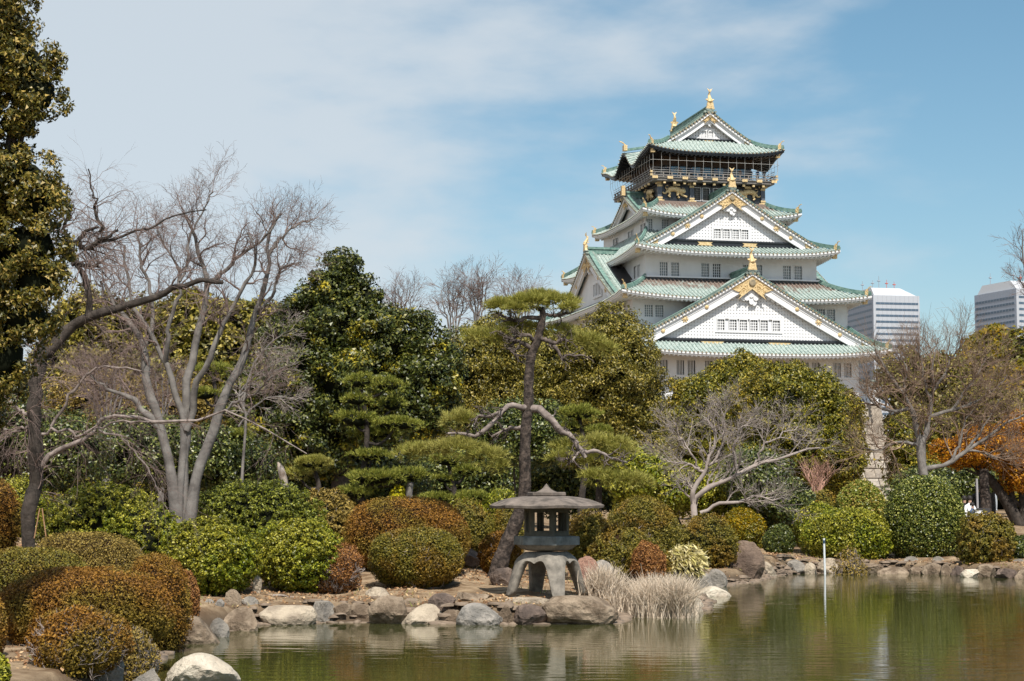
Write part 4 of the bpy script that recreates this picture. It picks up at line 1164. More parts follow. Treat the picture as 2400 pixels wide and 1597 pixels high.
def needles(pads, n, L, m, parent, seed=1, width=.10, name='needles', up=.5, corem=core_dark, coref=.62):
    r = np.random.RandomState(seed); Lb = np.array(pads)
    w = Lb[:, 3]*Lb[:, 4]; w = w / w.sum(); li = r.choice(len(Lb), n, p=w)
    D = norm(r.normal(size=(n, 3)) * np.array([1, 1, 1.0])); D[:, 2] = np.where(r.rand(n) < .8, np.abs(D[:, 2]), D[:, 2])
    D[:, 1] = np.where((D[:, 1] > .3) & (r.rand(n) < .4), -D[:, 1], D[:, 1])
    f = np.zeros(n)
    for i in range(len(Lb)):
        q = li == i
        if q.any(): f[q] = bumpf(D[q], seed+i, .24, 4.5)
    C0 = Lb[li, :3] + D * Lb[li, 3:6] * (f * r.uniform(.72, 1.0, n))[:, None]
    # tufts: snap to tuft centres
    nt_ = max(30, n // 16); tc_ = r.randint(0, n, nt_); ci = r.randint(0, nt_, n)
    base_ = C0[tc_[ci]] + r.normal(size=(n, 3)) * L * .06; Dn = D[tc_[ci]]
    dirn = norm(Dn * .8 + np.array([0, 0, up]) + r.normal(size=(n, 3)) * .55)
    side = norm(np.cross(dirn, r.normal(size=(n, 3))))
    ll = L * r.uniform(.6, 1.15, (n, 1))
    V = np.stack([base_ - side * L * width * .5, base_ + side * L * width * .5, base_ + dirn * ll], 1).reshape(-1, 3)
    link(name, np_mesh(name, V, np.arange(3*n).reshape(n, 3)), parent, m)
    if corem: core(pads, coref, 'inner_needle_shade', corem, parent, seed, .1, 10, 7)

def pad_px(lst, Y):
    out = []
    for q in lst:
        u, v, ru, rv = q[:4]; y = Y + (q[4] if len(q) > 4 else 0); c = W(u, v, y); k = y/FPX
        out.append((c[0], c[1], c[2], ru*k, ru*k*.75, rv*k))
    return out

def cloud_pine(label, Y, base_u, pads, n, group=None, trunk=None, L=.12, seed=1, m=None, cat='pine tree', name='cloud_pine', lean=()):
    bx = (base_u - 1200)/FPX*Y; g = gz(bx, Y); root = empty(name, (bx, Y, g)); tag(root, label, cat, group)
    P = [(p[0]-bx, p[1]-Y, p[2]-g, *p[3:]) for p in pad_px(pads, Y)]
    needles(P, n, L, m or L_needle2, root, seed, .13, 'needle_pads', .6)
    T = Tubes(); top = max(P, key=lambda q: q[2]); k = Y/FPX
    path = spline([(0, 0, -.2), (top[0]*.1-.1, .1, top[2]*.35), (top[0]*.6+.12, 0, top[2]*.7), (top[0], top[1], top[2]-top[5]*.3)], 14)
    T.add(path, np.linspace(11*k, 4*k, 14), 7)
    for p in P:
        i = int(np.argmin(np.abs(path[:, 2] - (p[2]-p[5]-.15)))); a = path[i]
        T.add(spline([a, ((a[0]+p[0])/2, (a[1]+p[1])/2, min(a[2], p[2]-p[5]*.6)), (p[0], p[1], p[2]-p[5]*.4)], 7), np.linspace(5*k, 2*k, 7), 5)
    T.build('trunk', bark_dark, root)
    return root
# ================================================================== far wood, trees
ft = []
r_ = np.random.RandomState(11)
for u in np.arange(-250, 2700, 62):
    if 1975 < u < 2120: continue
    topv = 1000 if u > 1300 else 980
    ft.append((u + r_.uniform(-20, 20), topv + r_.uniform(30, 80), 62, r_.uniform(80, 130), r_.uniform(-12, 12)))
    ft.append((u, 1140, 70, 70, r_.uniform(-8, 8)))
lb = px_lobes(ft, 150)
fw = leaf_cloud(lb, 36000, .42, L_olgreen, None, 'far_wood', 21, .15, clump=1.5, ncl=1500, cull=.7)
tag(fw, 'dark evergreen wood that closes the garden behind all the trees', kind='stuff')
co = core(lb, .85, 'far_wood_inside', core_dark, None, 21, .1); tag(co, 'dark core for the shade inside the wood behind the garden', kind='stuff')

def T_(*a, **k): return tree(*a, **k)
# left
tree('camphor_tree', 'tall camphor tree with bronze green leaves at the left edge of the photo', 'tree', 22,
     [(10, 25, 62, 90), (45, 150, 88, 70), (70, 215, 76, 62), (40, 290, 58, 40), (-60, 130, 110, 160), (35, 420, 95, 66), (70, 480, 82, 60), (62, 580, 88, 72), (85, 665, 70, 56), (45, 745, 82, 66), (0, 840, 72, 78), (-90, 400, 130, 150), (-90, 650, 140, 160), (-100, 900, 120, 120), (0, -90, 70, 80)],
     L_camphor, 78000, .054, .17, 640, base=(-120,), seed=31, amp=.14, tr=50, droop=.9, coref=.70, aspect=.36)
tree('olive_tree', 'golden olive tree behind the left fork of the grey bare tree', 'tree', 88, [(210, 770, 90, 75), (320, 790, 100, 80), (300, 880, 130, 90), (180, 880, 110, 100)], L_olive, 22000, .20, .65, 420, seed=41)
tree('olive_tree', 'golden olive tree behind the right fork of the grey bare tree', 'tree', 84, [(450, 775, 75, 70), (560, 770, 85, 60), (640, 775, 50, 50), (520, 860, 140, 90), (420, 900, 120, 90)], L_olive, 24000, .20, .62, 450, seed=42)
tree('olive_tree', 'small dark topped olive tree on the skyline behind the grey bare tree', 'tree', 92, [(440, 700, 24, 18), (438, 735, 34, 30)], L_olgreen, 3500, .18, .45, 70, seed=43, coref=.6)
tree('evergreen_tree', 'tall dark evergreen with yellow new leaves left of the leaning pine', 'tree', 62,
     [(800, 628, 34, 36), (785, 680, 52, 45), (840, 690, 30, 30), (735, 705, 34, 36), (862, 705, 26, 44), (700, 740, 38, 38), (790, 780, 105, 62), (900, 800, 85, 68), (990, 782, 16, 46), (962, 815, 46, 50), (1052, 822, 16, 36), (1030, 865, 36, 52), (1000, 900, 70, 75), (660, 790, 48, 50), (690, 880, 115, 90), (840, 900, 140, 100), (960, 960, 95, 75), (625, 990, 80, 100), (740, 1010, 110, 90), (580, 930, 45, 75)],
     L_evergreen, 100000, .115, .46, 800, base=(800,), seed=51, amp=.2, tr=26, coref=.72, aspect=.42)
tree('olive_tree', 'broad olive gold tree behind the left side of the leaning pine', 'tree', 82, [(1120, 860, 70, 95), (1200, 850, 85, 90), (1100, 960, 90, 80), (1210, 960, 100, 90), (1160, 800, 60, 50)], L_olive, 60000, .105, .5, 560, seed=52, droop=.9, amp=.17, aspect=.36, coref=.72)
tree('olive_tree', 'tall olive gold tree in front of the left corner of the castle', 'tree', 74,
     [(1435, 770, 48, 48), (1400, 830, 85, 70), (1480, 830, 50, 75), (1330, 860, 85, 75), (1420, 920, 120, 90), (1310, 950, 90, 80), (1480, 970, 70, 80), (1395, 1010, 110, 80), (1500, 1060, 80, 70), (1290, 830, 50, 40)],
     L_olive, 90000, .098, .46, 850, base=(1400,), seed=53, droop=.9, amp=.18, aspect=.36, coref=.72)
tree('camphor_tree', 'round green camphor tree covering the castle foot on the left', 'tree', 96,
     [(1602, 935, 40, 42), (1700, 900, 55, 50), (1650, 960, 75, 65), (1765, 893, 50, 45), (1730, 950, 100, 80), (1600, 1020, 80, 80), (1700, 1040, 110, 80), (1742, 862, 34, 32), (1560, 1090, 60, 70)],
     L_olgreen, 75000, .14, .55, 720, base=(1680,), seed=54, droop=.8, amp=.17, aspect=.38, coref=.72)
tree('camphor_tree', 'round green camphor tree covering the castle foot on the right', 'tree', 90,
     [(1852, 900, 52, 42), (1905, 935, 62, 60), (1830, 960, 95, 90), (1948, 1000, 58, 80), (1880, 1040, 110, 80), (1960, 1070, 55, 70), (1800, 1080, 90, 60)],
     L_olgreen, 75000, .13, .52, 680, base=(1880,), seed=55, droop=.8, amp=.17, aspect=.38, coref=.72)
tree('olive_tree', 'brownish olive tree leaning on the green camphor by the stone wall', 'tree', 100, [(1978, 1010, 36, 88), (1980, 1080, 28, 66)], L_olive, 9000, .18, .5, 160, seed=56, coref=.6)
tree('olive_tree', 'golden olive tree behind the bare tree on the right', 'tree', 105, [(2130, 880, 60, 55), (2108, 905, 45, 45), (2190, 900, 80, 60), (2138, 990, 50, 70), (2200, 990, 100, 80), (2180, 1070, 90, 60)], L_olive, 30000, .20, .6, 520, base=(2180,), seed=57)
tree('golden_tree', 'bright golden tree below the right hand office tower', 'tree', 118, [(2320, 820, 48, 48), (2290, 860, 40, 40), (2340, 890, 70, 60), (2270, 910, 40, 40)], L_gold, 16000, .26, .7, 300, base=(2320,), seed=58)
tree('golden_tree', 'yellow tree cut by the right edge of the photo', 'tree', 112, [(2395, 820, 30, 40), (2410, 880, 60, 60), (2380, 940, 70, 60), (2440, 960, 80, 90)], L_gold, 14000, .25, .7, 260, base=(2400,), seed=59)
tree('olive_tree', 'dull olive tree above the orange tree on the right', 'tree', 100, [(2290, 960, 70, 60), (2340, 990, 80, 60), (2240, 1020, 70, 60), (2400, 1040, 80, 60)], L_olive, 20000, .2, .6, 350, base=(2300,), seed=60)
tree('conifer_tree', 'dark feathery conifer between the stone wall and the bare tree', 'tree', 98, [(2112, 1040, 26, 60), (2130, 1085, 40, 50), (2118, 1120, 24, 34), (2150, 1110, 60, 40)], L_olgreen, 14000, .15, .4, 260, base=(2105,), seed=61, coref=.7)
t = tree('orange_tree', 'low spreading tree with orange autumn foliage at the right edge', 'tree', 80, [(2330, 1055, 95, 38), (2250, 1062, 60, 26), (2390, 1010, 45, 38), (2395, 1085, 50, 40), (2300, 1030, 50, 28), (2385, 1125, 34, 30), (2440, 1060, 60, 70)], L_orange, 34000, .095, .42, 420, base=(2395,), seed=62, tr=15, coref=.6)
k = 80/FPX; bx = (2395-1200)/FPX*80; g0 = gz(bx, 80)
T = None
for pts, ra, rb_ in (([(2392, 1238), (2370, 1195), (2345, 1155), (2318, 1120), (2290, 1090)], 17, 7), ([(2380, 1215), (2372, 1160), (2352, 1110), (2330, 1070)], 8, 4), ([(2345, 1155), (2330, 1125), (2300, 1115), (2260, 1100)], 6, 2)):
    P = spline([W(u, v, 80) - np.array([bx, 80, g0]) for u, v in pts], 12); T = Tubes(); T.add(P, np.linspace(ra*k, rb_*k, 12), 8); T.build('limb', bark_dark, t)

# dark understorey
for lab, Y, lob, m, n, sd in (
    ('deep shaded evergreen shrub right behind the leaning pine', 79, [(1330, 1120, 110, 70), (1440, 1130, 70, 50), (1250, 1110, 50, 60)], L_dkgreen, 16000, 71),
    ('deep shaded evergreen shrub left of the leaning pine trunk', 70, [(1130, 1110, 80, 70), (1040, 1130, 70, 60)], L_dkgreen, 14000, 72),
    ('shaded broadleaf shrub with hanging leaves behind the pine fork', 62, [(1200, 1010, 60, 60), (1270, 1020, 50, 60), (1160, 1050, 50, 40)], L_dkgreen, 12000, 73),
    ('dark shrub below the tall evergreen', 66, [(720, 1110, 100, 55), (840, 1120, 80, 60), (930, 1130, 70, 50)], L_dkgreen, 14000, 74),
    ('dark shrub behind the trunk of the grey bare tree', 52, [(330, 1060, 110, 80), (480, 1080, 90, 70), (580, 1100, 70, 60)], L_dkgreen, 18000, 75),
    ('dark shrub in the shade under the weeping cherry', 46, [(150, 1060, 90, 80), (40, 1030, 80, 110), (-60, 1000, 90, 140)], L_dkgreen, 18000, 76),
    ('green shrub with hanging branches behind the small bare maple', 66, [(1500, 1120, 60, 50), (1560, 1150, 70, 50), (1640, 1150, 80, 50), (1720, 1150, 60, 50)], L_yg, 20000, 77),
    ('dark green shrub between the small maple and the red twig bush', 64, [(1790, 1140, 60, 60), (1840, 1180, 50, 40), (1760, 1110, 50, 40)], L_dkgreen, 14000, 78),
    ('dark hedge behind the round bush beneath the bare tree', 84, [(2200, 1150, 70, 40), (2270, 1130, 50, 26), (2160, 1150, 60, 36)], L_dkgreen, 10000, 79),
    ('brown twiggy undergrowth behind the grey bare tree', 70, [(250, 950, 120, 70), (420, 960, 90, 60)], L_brown, 14000, 80)):
    tree('background_shrub', lab, 'shrub', Y, lob, m, int(n*1.35), .0016*Y, .0085*Y, int(n/60), seed=sd, amp=.12, tr=4, coref=.84)

# bare trees
def fan(u, v, n=5, h=60, w=40, r=3, dy=0):
    out = []
    for i in range(n):
        a = (i-(n-1)/2)/max(1, n-1)
        out.append(([(u, v, dy), (u+a*w*.35, v-h*.35, dy), (u+a*w*.9, v-h*.75, dy+a*.3), (u+a*w*1.2, v-h, dy)], r, .8))
    return out
C_limbs = [
 ([(416, 1226), (412, 1201), (403, 1110), (379, 1008), (358, 938), (340, 868), (337, 816), (316, 774), (288, 739), (262, 710), (245, 666)], 15, 3.5),
 ([(375, 1004), (337, 966), (309, 934), (281, 924), (245, 910, -.2), (212, 880, -.4)], 9, 3),
 ([(421, 1226), (424, 1095), (428, 990), (417, 948), (407, 896), (386, 850), (372, 830), (354, 785), (337, 753), (316, 729), (305, 683), (298, 630), (292, 575)], 10, 2.5),
 ([(425, 1226), (432, 1100, .1), (437, 1025, .1), (437, 910, .1), (452, 841, .2), (466, 778, .2), (480, 718, .2), (484, 666, .2), (478, 620, .2), (463, 592, .2), (456, 543), (431, 501)], 12, 3),
 ([(484, 668, .2), (505, 652), (533, 627), (568, 595, -.1), (617, 560, -.2), (649, 508, -.3)], 7, 2),
 ([(436, 1010), (449, 966), (459, 896, -.2), (491, 850, -.3), (505, 795, -.4), (533, 746, -.4), (561, 687, -.5), (593, 638, -.5), (596, 590, -.5), (580, 545, -.5)], 9, 2),
 ([(430, 1226), (449, 1166), (466, 1096, .1), (491, 1036, .1), (512, 973, .2), (540, 896, .3), (565, 850, .3), (582, 778, .3), (603, 722, .4), (621, 666, .4), (628, 613, .4), (630, 560, .4), (656, 501, .4)], 15, 3),
 ([(603, 729, .4), (631, 701, .3), (649, 655, .2), (666, 627, .1), (705, 614)], 5, 1.5),
 ([(628, 600, .4), (648, 570, .4), (666, 553, .5), (687, 532, .5), (732, 512, .6)], 5, 1.5),
 ([(386, 850), (396, 802, -.2), (398, 760, -.2), (417, 701, -.3), (421, 666, -.3), (419, 630, -.3), (393, 588, -.3), (370, 540, -.3)], 6, 2),
 ([(337, 816), (356, 770, .2), (354, 687, .3), (333, 624, .3), (326, 578, .3), (336, 530, .3)], 6, 2),
 ([(421, 660, -.3), (440, 620, -.2), (446, 560, -.2), (470, 500, -.2), (500, 450, -.2)], 4, 1.5),
 ([(262, 712), (240, 690, .2), (238, 640, .2), (215, 590, .2)], 3.5, 1.3),
 ([(512, 973, .2), (560, 940), (600, 920, -.2), (640, 880, -.3)], 4, 1.5),
]
bare('bare_tree', 'tall grey bare tree with many stems rising from the green bushes', 'tree', 39.5, C_limbs,
     [(9, (.55, 1.25), (22, 62), 8, .26, .06, .6, .42, 4), (6, (.35, .95), (22, 60), 6, .26, .05, .62, .2, 3), (5, (.2, .55), (20, 55), 3, .24, .04, .7, .15, 3), (2, (.1, .26), (20, 50), 3, .2, .03, .8, .2, 3)],
     bark_grey, twig_pink, (420, 1226), seed=5, nsp=18, crooked=.022)
B_limbs = [
 ([(66, 1290), (72, 1183), (86, 1130), (80, 1060), (79, 990), (84, 920), (95, 850), (98, 815)], 17, 15),
 ([(96, 840), (140, 792), (175, 757), (210, 743), (260, 729), (309, 711), (368, 697), (403, 676), (449, 662), (484, 655), (523, 662)], 14, 5),
 ([(205, 750), (209, 720), (210, 680), (196, 641), (172, 617), (172, 574), (186, 560), (200, 543), (231, 532)], 9, 4),
 ([(180, 572), (189, 578), (207, 583), (224, 567), (253, 553), (277, 539)], 6, 3),
 ([(205, 583), (235, 569), (302, 552), (351, 532), (421, 503), (484, 492)], 4, 1.6),
 ([(172, 590), (160, 560), (150, 530), (165, 505)], 7, 4),
 ([(235, 545), (238, 530), (224, 501), (226, 476), (217, 445), (207, 396)], 5, 1.5),
 ([(172, 617), (185, 620), (203, 624), (238, 615)], 5, 4),
 ([(98, 820), (90, 780), (70, 740), (60, 700)], 9, 4),
 ([(90, 1100), (123, 1064), (158, 1053), (193, 1029), (224, 1004), (252, 976), (316, 978), (368, 988), (438, 987), (491, 976), (533, 969), (596, 990), (649, 1025), (719, 1064)], 6.5, 1.2),
 ([(85, 1020), (120, 1010), (158, 1008), (190, 1024), (224, 1001), (291, 988), (350, 990)], 4.5, 2),
 ([(231, 1008), (291, 1029), (326, 1074), (358, 1123), (393, 1194)], 3, 1),
 ([(80, 980), (56, 966), (21, 941), (-20, 920)], 5, 2),
 ([(80, 1010), (50, 1000), (10, 1030), (-30, 1050)], 4, 2),
 ([(85, 930), (40, 860), (20, 820), (-10, 800)], 4, 2),
 ([(120, 1000, -.3), (180, 900, -.4), (240, 860, -.5), (330, 870, -.6)], 4, 1.5),
]
bare('weeping_cherry', 'dark trunked weeping cherry with bare hanging twigs beside the camphor', 'tree', 34.0, B_limbs,
     [(13, (.5, 1.2), (20, 75), 7, .26, -.05, .35, .12, 4), (7, (.35, 1.1), (20, 60), 6, .12, -.18, .6, .12, 3), (2, (.15, .5), (15, 45), 4, .12, -.12, .8, .2, 3)],
     bark_dark, twig_pink, (66, 1290), seed=6, nsp=18, crooked=.028, thin=.62, extra_t=(limb_pale, (9, 10, 11, 12, 13, 15)))  # lower branches paler: the sunlight on them is put into the bark
L_limbs = [
 ([(2166, 1140), (2164, 1113), (2157, 1079), (2153, 1029), (2145, 984), (2130, 949), (2103, 900), (2073, 861), (2050, 820)], 11, 2),
 ([(2166, 1140), (2161, 1064), (2172, 1003), (2180, 965), (2187, 907), (2183, 869), (2195, 820)], 9, 2),
 ([(2168, 1100), (2225, 1087), (2264, 1056), (2321, 1022), (2359, 991), (2400, 972)], 7, 2),
 ([(2180, 976), (2225, 965), (2287, 942), (2330, 915), (2360, 880)], 5, 1.5),
 ([(2150, 1041), (2103, 1037), (2057, 1056), (2030, 1052)], 4.5, 1.5),
 ([(2130, 958), (2100, 965), (2065, 957), (2035, 930), (2025, 890)], 5, 1.5),
 ([(2140, 975), (2120, 915), (2125, 870), (2110, 830)], 4.5, 1.5),
 ([(2187, 915), (2215, 880), (2230, 840), (2260, 800)], 4, 1.2),
 ([(2230, 963), (2260, 920), (2290, 880), (2310, 840)], 4, 1.2),
 ([(2264, 1056), (2300, 1060), (2340, 1075), (2380, 1062)], 3, 1),
 ([(2225, 1087), (2250, 1040), (2260, 990), (2290, 950)], 4, 1.2), ([(2264, 1056), (2300, 1010), (2330, 960), (2350, 930)], 3.5, 1.2),
 ([(2182, 940), (2165, 890), (2160, 850), (2150, 810)], 4, 1.2)]
bare('bare_tree', 'wide bare tree with pale limbs above the clipped round bush', 'tree', 75, L_limbs,
     [(12, (1.0, 2.2), (25, 65), 7, .24, .07, .6, .22, 4), (8, (.6, 1.5), (20, 55), 4, .22, .08, .6, .2, 3), (4, (.35, 1.0), (18, 50), 3, .18, .07, .8, .2, 3)],
     bark_grey, twig_warm, (2166, 1140), seed=7)
O_limbs = [
 ([(1634, 1215), (1630, 1200), (1618, 1178), (1634, 1136), (1653, 1110), (1668, 1064), (1672, 1014), (1655, 980)], 9, 1.5),
 ([(1636, 1215), (1632, 1190), (1645, 1159), (1664, 1144), (1691, 1125), (1729, 1110), (1767, 1094), (1825, 1079), (1882, 1056), (1922, 1050)], 9, 1.5),
 ([(1641, 1203), (1683, 1186), (1729, 1175), (1760, 1163), (1800, 1168), (1850, 1172)], 5, 1.2),
 ([(1653, 1108), (1626, 1094), (1592, 1087), (1553, 1079)], 4, 1),
 ([(1729, 1110), (1720, 1060), (1735, 1010), (1760, 980)], 4, 1),
 ([(1660, 1090), (1690, 1050), (1700, 1000), (1690, 960)], 4, 1),
 ([(1767, 1094), (1790, 1050), (1830, 1020), (1870, 1000)], 3.5, 1),
 ([(1640, 1100), (1610, 1050), (1590, 1020), (1580, 990)], 3, 1)]
bare('bare_maple', 'low spreading bare maple with pale twigs left of the standing stone', 'tree', 55, O_limbs,
     [(12, (.6, 1.4), (22, 60), 6, .24, .10, .5, .25, 4), (7, (.35, .85), (20, 55), 4, .22, .07, .6, .2, 3), (5, (.15, .5), (20, 50), 3, .16, .05, .8, .2, 3)],
     twig_pale, twig_pale, (1634, 1215), seed=8, crooked=.03)
for (u, v, h, w_, lab, sd) in ((1062, 870, 190, 46, 'leafless tree on the skyline right of the dark evergreen', 81), (1120, 860, 200, 36, 'leafless tree on the skyline left of the pine top', 82),
                              (940, 860, 165, 40, 'leafless tree peeping over the dark evergreen', 83), (1215, 880, 205, 40, 'leafless tree on the skyline behind the pine top', 84)):
    bare('skyline_bare_tree', lab, 'tree', 112, fan(u, v, 5, h, w_, 3.2), [(7, (1.2, 2.6), (20, 55), 6, .28, .07, .6, .4, 3), (6, (.7, 1.5), (20, 50), 4, .25, .06, .7, .3, 3), (4, (.4, .8), (15, 45), 3, .2, .05, .9, .2, 3)],
         bark_grey, twig_pink, (u, v), seed=sd, group='leafless trees on the skyline')
bare('bare_tree', 'leafless twigs of a tree reaching in at the right edge before the tower', 'tree', 84, [([(2460, 1150), (2450, 900), (2440, 700), (2430, 560)], 8, 2), ([(2445, 800), (2420, 700), (2400, 620), (2395, 540)], 4, 1), ([(2445, 760), (2410, 690), (2385, 650)], 3, 1)],
     [(10, (.9, 1.8), (20, 60), 5, .16, .06, .5, .3, 3), (6, (.5, 1.0), (20, 50), 4, .15, .05, .7, .2, 3), (4, (.25, .5), (20, 45), 3, .12, .04, .8, .2, 3)], bark_grey, twig_pink, (2460, 1150), seed=9)
bare('bare_shrub', 'pinkish bare shrub tangle behind the left stem of the grey tree', 'shrub', 60, fan(250, 1060, 7, 200, 110, 3.5) + fan(380, 1060, 5, 190, 60, 3.2),
     [(9, (.6, 1.3), (20, 55), 5, .16, .04, .6, .3, 3), (7, (.4, .9), (20, 55), 4, .16, .0, .7, .2, 3), (4, (.2, .5), (20, 50), 3, .12, -.02, .8, .2, 3)], bark_grey, twig_pink, (300, 1060), seed=10)
bare('bare_shrub', 'pale leafless branches reaching out before the dark evergreen', 'shrub', 50, [([(560, 1100), (575, 1000), (560, 930), (600, 880), (660, 845)], 4, 1.2), ([(560, 930), (590, 900), (640, 870), (700, 850)], 3, 1), ([(560, 1000), (600, 950), (650, 930), (700, 940)], 2.5, 1), ([(570, 960), (590, 860), (640, 800), (690, 770)], 3, 1)],
     [(9, (.4, .9), (20, 60), 5, .16, .03, .6, .3, 3), (6, (.3, .6), (20, 55), 4, .15, .0, .7, .2, 3), (4, (.15, .35), (20, 50), 3, .12, 0, .8, .2, 3)], bark_grey, twig_pale, (560, 1100), seed=12)
bare('bare_shrub', 'reddish twig shrub in front of the castle stone wall', 'shrub', 70, fan(1915, 1190, 13, 92, 52, 1.6),
     [(6, (.35, .8), (15, 40), 4, .12, .10, .7, .3, 3), (4, (.2, .5), (15, 40), 3, .1, .08, .8, .2, 3)], twig_red, twig_red, (1915, 1190), seed=13)

# the leaning pine
Yp = 40.0; pb = W(1160, 1365, Yp); g0 = gz(pb[0], Yp); po = np.array([pb[0], Yp, g0])
pine = empty('leaning_pine', tuple(po)); tag(pine, 'tall leaning pine with a twisting dark trunk rising behind the stone lantern', 'pine tree')
k = Yp/FPX
limb_mid = mat('limb_mid', (.15, .12, .105), .95, col2=(.05, .04, .034), scale=6, bump=(16, .8, .02))
def limb(T, pts, ra, rb_, n=16, kk=8, wob=.012):
    T = Tubes(); P = spline([W(p[0], p[1], Yp + (p[2] if len(p) > 2 else 0)) - po for p in pts], n); P[1:-1] += rs.normal(size=(n-2, 3))*wob
    T.add(P, np.linspace(ra*k, rb_*k, n)*(1+.1*rs.normal(size=n)), kk); T.build('limb', limb_pale if pts[0][1] > 900 else limb_mid, pine); return P
rs = np.random.RandomState(4)
T = Tubes()
P = spline([W(u, v, Yp) - po for u, v in ((1152, 1385), (1160, 1362), (1176, 1308), (1199, 1248), (1219, 1198), (1230, 1147), (1230, 1071), (1233, 994), (1239, 948), (1239, 899), (1245, 834), (1260, 795), (1272, 742), (1268, 722))], 60)
Rr = np.interp(np.linspace(0, 1, 60), [0, .2, .38, .6, .8, 1], [24, 17.5, 14, 12, 11, 6])*k
T.add(P, Rr * (1 + .06*np.sin(np.arange(60)*1.7)), 14); T.build('trunk', bark_pine, pine)
T = Tubes(); LP = []
for pts, a, b_ in (
  ([(1240, 958), (1262, 958, -.1), (1283, 975, -.3), (1310, 1006, -.4), (1344, 1029, -.5), (1358, 1052, -.6), (1372, 1072, -.6)], 10, 6),
  ([(1362, 1062, -.6), (1400, 1060, -.7), (1440, 1075, -.7), (1470, 1085, -.6)], 5, 2), ([(1360, 1058, -.6), (1340, 1080, -.8), (1325, 1075, -.9)], 3.5, 2),
  ([(1236, 958), (1222, 955, -.1), (1199, 950, -.2), (1176, 968, -.3), (1153, 994, -.4), (1119, 1021, -.4), (1084, 1017, -.4), (1050, 1017, -.4)], 8, 3),
  ([(1180, 964, -.3), (1153, 975, 0), (1119, 979, .1), (1111, 1002, .1)], 5.5, 3), ([(1225, 1006), (1200, 1004, .2), (1180, 1010, .4), (1153, 1025, .5)], 6, 2.5),
  ([(1248, 822), (1230, 806, -.1), (1207, 799, -.2), (1190, 790, -.2), (1172, 776, -.2)], 6, 2.5), ([(1255, 800), (1235, 785, -.2), (1215, 788, -.2), (1195, 797, -.3)], 5, 2.5),
  ([(1262, 790), (1282, 798, -.1), (1302, 803, -.2), (1318, 796, -.2), (1332, 800, -.2)], 6, 3), ([(1288, 800, -.1), (1305, 818, -.2), (1314, 838, -.2), (1330, 834, -.2), (1371, 834, -.2)], 5, 2),
  ([(1272, 745), (1240, 745, -.1), (1213, 752, -.1), (1192, 746, -.1), (1165, 734, -.1)], 6, 2.5), ([(1272, 740), (1290, 738), (1308, 742, .1), (1330, 732, .2)], 5, 2.5),
  ([(1268, 730), (1245, 715, .1), (1225, 708, .1)], 4, 2), ([(1205, 800, -.2), (1195, 815, -.2), (1205, 830, -.3), (1225, 835, -.3)], 3, 2)):
    LP.append(limb(None, pts, a, b_))
T = Tubes(); LPa = np.array(LP); Rl = np.tile(np.linspace(4, 2, 16)*k, (len(LP), 1))
a, ar = grow(LPa, Rl, 10, (.25, .65), (30, 80), 6, .4, .03, .8, .35); T.add(a, ar, 4)
a2, ar2 = grow(a, ar, 4, (.12, .3), (30, 70), 4, .35, .08, .7, .3); T.add(a2, np.maximum(ar2, .006), 3); tag(T.build('twigs', limb_mid, pine), kind='stuff')
def rel(pads): return [(p[0]-po[0], p[1]-po[1], p[2]-po[2], *p[3:]) for p in pad_px(pads, Yp)]
for pd, n, sd in (([(1238, 712, 52, 16), (1306, 712, 50, 16, .2), (1268, 698, 42, 13, .4), (1210, 724, 26, 10, -.3), (1332, 724, 22, 10, -.2)], 12500, 1), ([(1172, 722, 30, 18)], 2800, 2), ([(1140, 800, 50, 24, .2), (1185, 785, 28, 18), (1105, 790, 24, 16, .3), (1215, 770, 40, 16, .4)], 6500, 3),
                  ([(1310, 785, 38, 22, .3), (1370, 808, 48, 22, .3), (1415, 820, 28, 14, .3)], 6500, 4), ([(1075, 992, 42, 24, .3)], 3000, 5),
                  ([(1000, 1062, 55, 20), (1070, 1055, 66, 22, -.3), (1140, 1075, 48, 22, -.4), (960, 1066, 34, 17, .2), (1165, 1095, 26, 16, -.5)], 12000, 6),
                  ([(1330, 1052, 42, 16, -.2), (1410, 1045, 66, 22, .2), (1450, 1062, 40, 20), (1310, 1075, 28, 14, -.6)], 8000, 7), ([(1400, 1120, 46, 16, -.6), (1465, 1128, 55, 18, -.5), (1510, 1135, 26, 14, -.4), (1380, 1085, 60, 16, .2)], 8000, 8)):
    needles(rel(pd), n, .16, L_needle, pine, sd*7, .085, 'needle_pad', .45, corem=None)
# cloud-pruned pines
cloud_pine('cloud pruned pine with round needle pads before the dark evergreen', 46, 858, [(845, 897, 44, 20), (908, 905, 42, 18), (838, 940, 40, 15), (920, 950, 34, 22, .5), (832, 985, 46, 24), (928, 996, 64, 18), (872, 1070, 50, 16), (880, 1122, 72, 20), (962, 1115, 42, 18), (830, 1158, 46, 15), (880, 1020, 60, 15, .6)], 30000, seed=91)
cloud_pine('small cloud pruned pine right of the leaning pine trunk', 50, 1370, [(1357, 972, 48, 20), (1338, 1006, 24, 14), (1404, 1012, 32, 14)], 9000, seed=92)
cloud_pine('cloud pruned pine left of the leaning pine with stepped pads', 47, 1060, [(1050, 1082, 44, 16), (1092, 1105, 34, 14), (1040, 1125, 26, 11), (1022, 1172, 44, 17), (1105, 1168, 44, 15)], 13000, seed=93)
cloud_pine('cloud pruned shrub with one flat pad above the green bushes', 47, 742, [(735, 1088, 44, 18), (700, 1112, 30, 14)], 7000, seed=94, m=L_needle)
cloud_pine('cloud pruned pine with flat pads behind the grey tree stems', 52, 500, [(500, 868, 40, 16), (478, 925, 38, 18), (560, 1022, 34, 14), (555, 1062, 36, 14), (590, 905, 30, 16, 1)], 11000, seed=95)

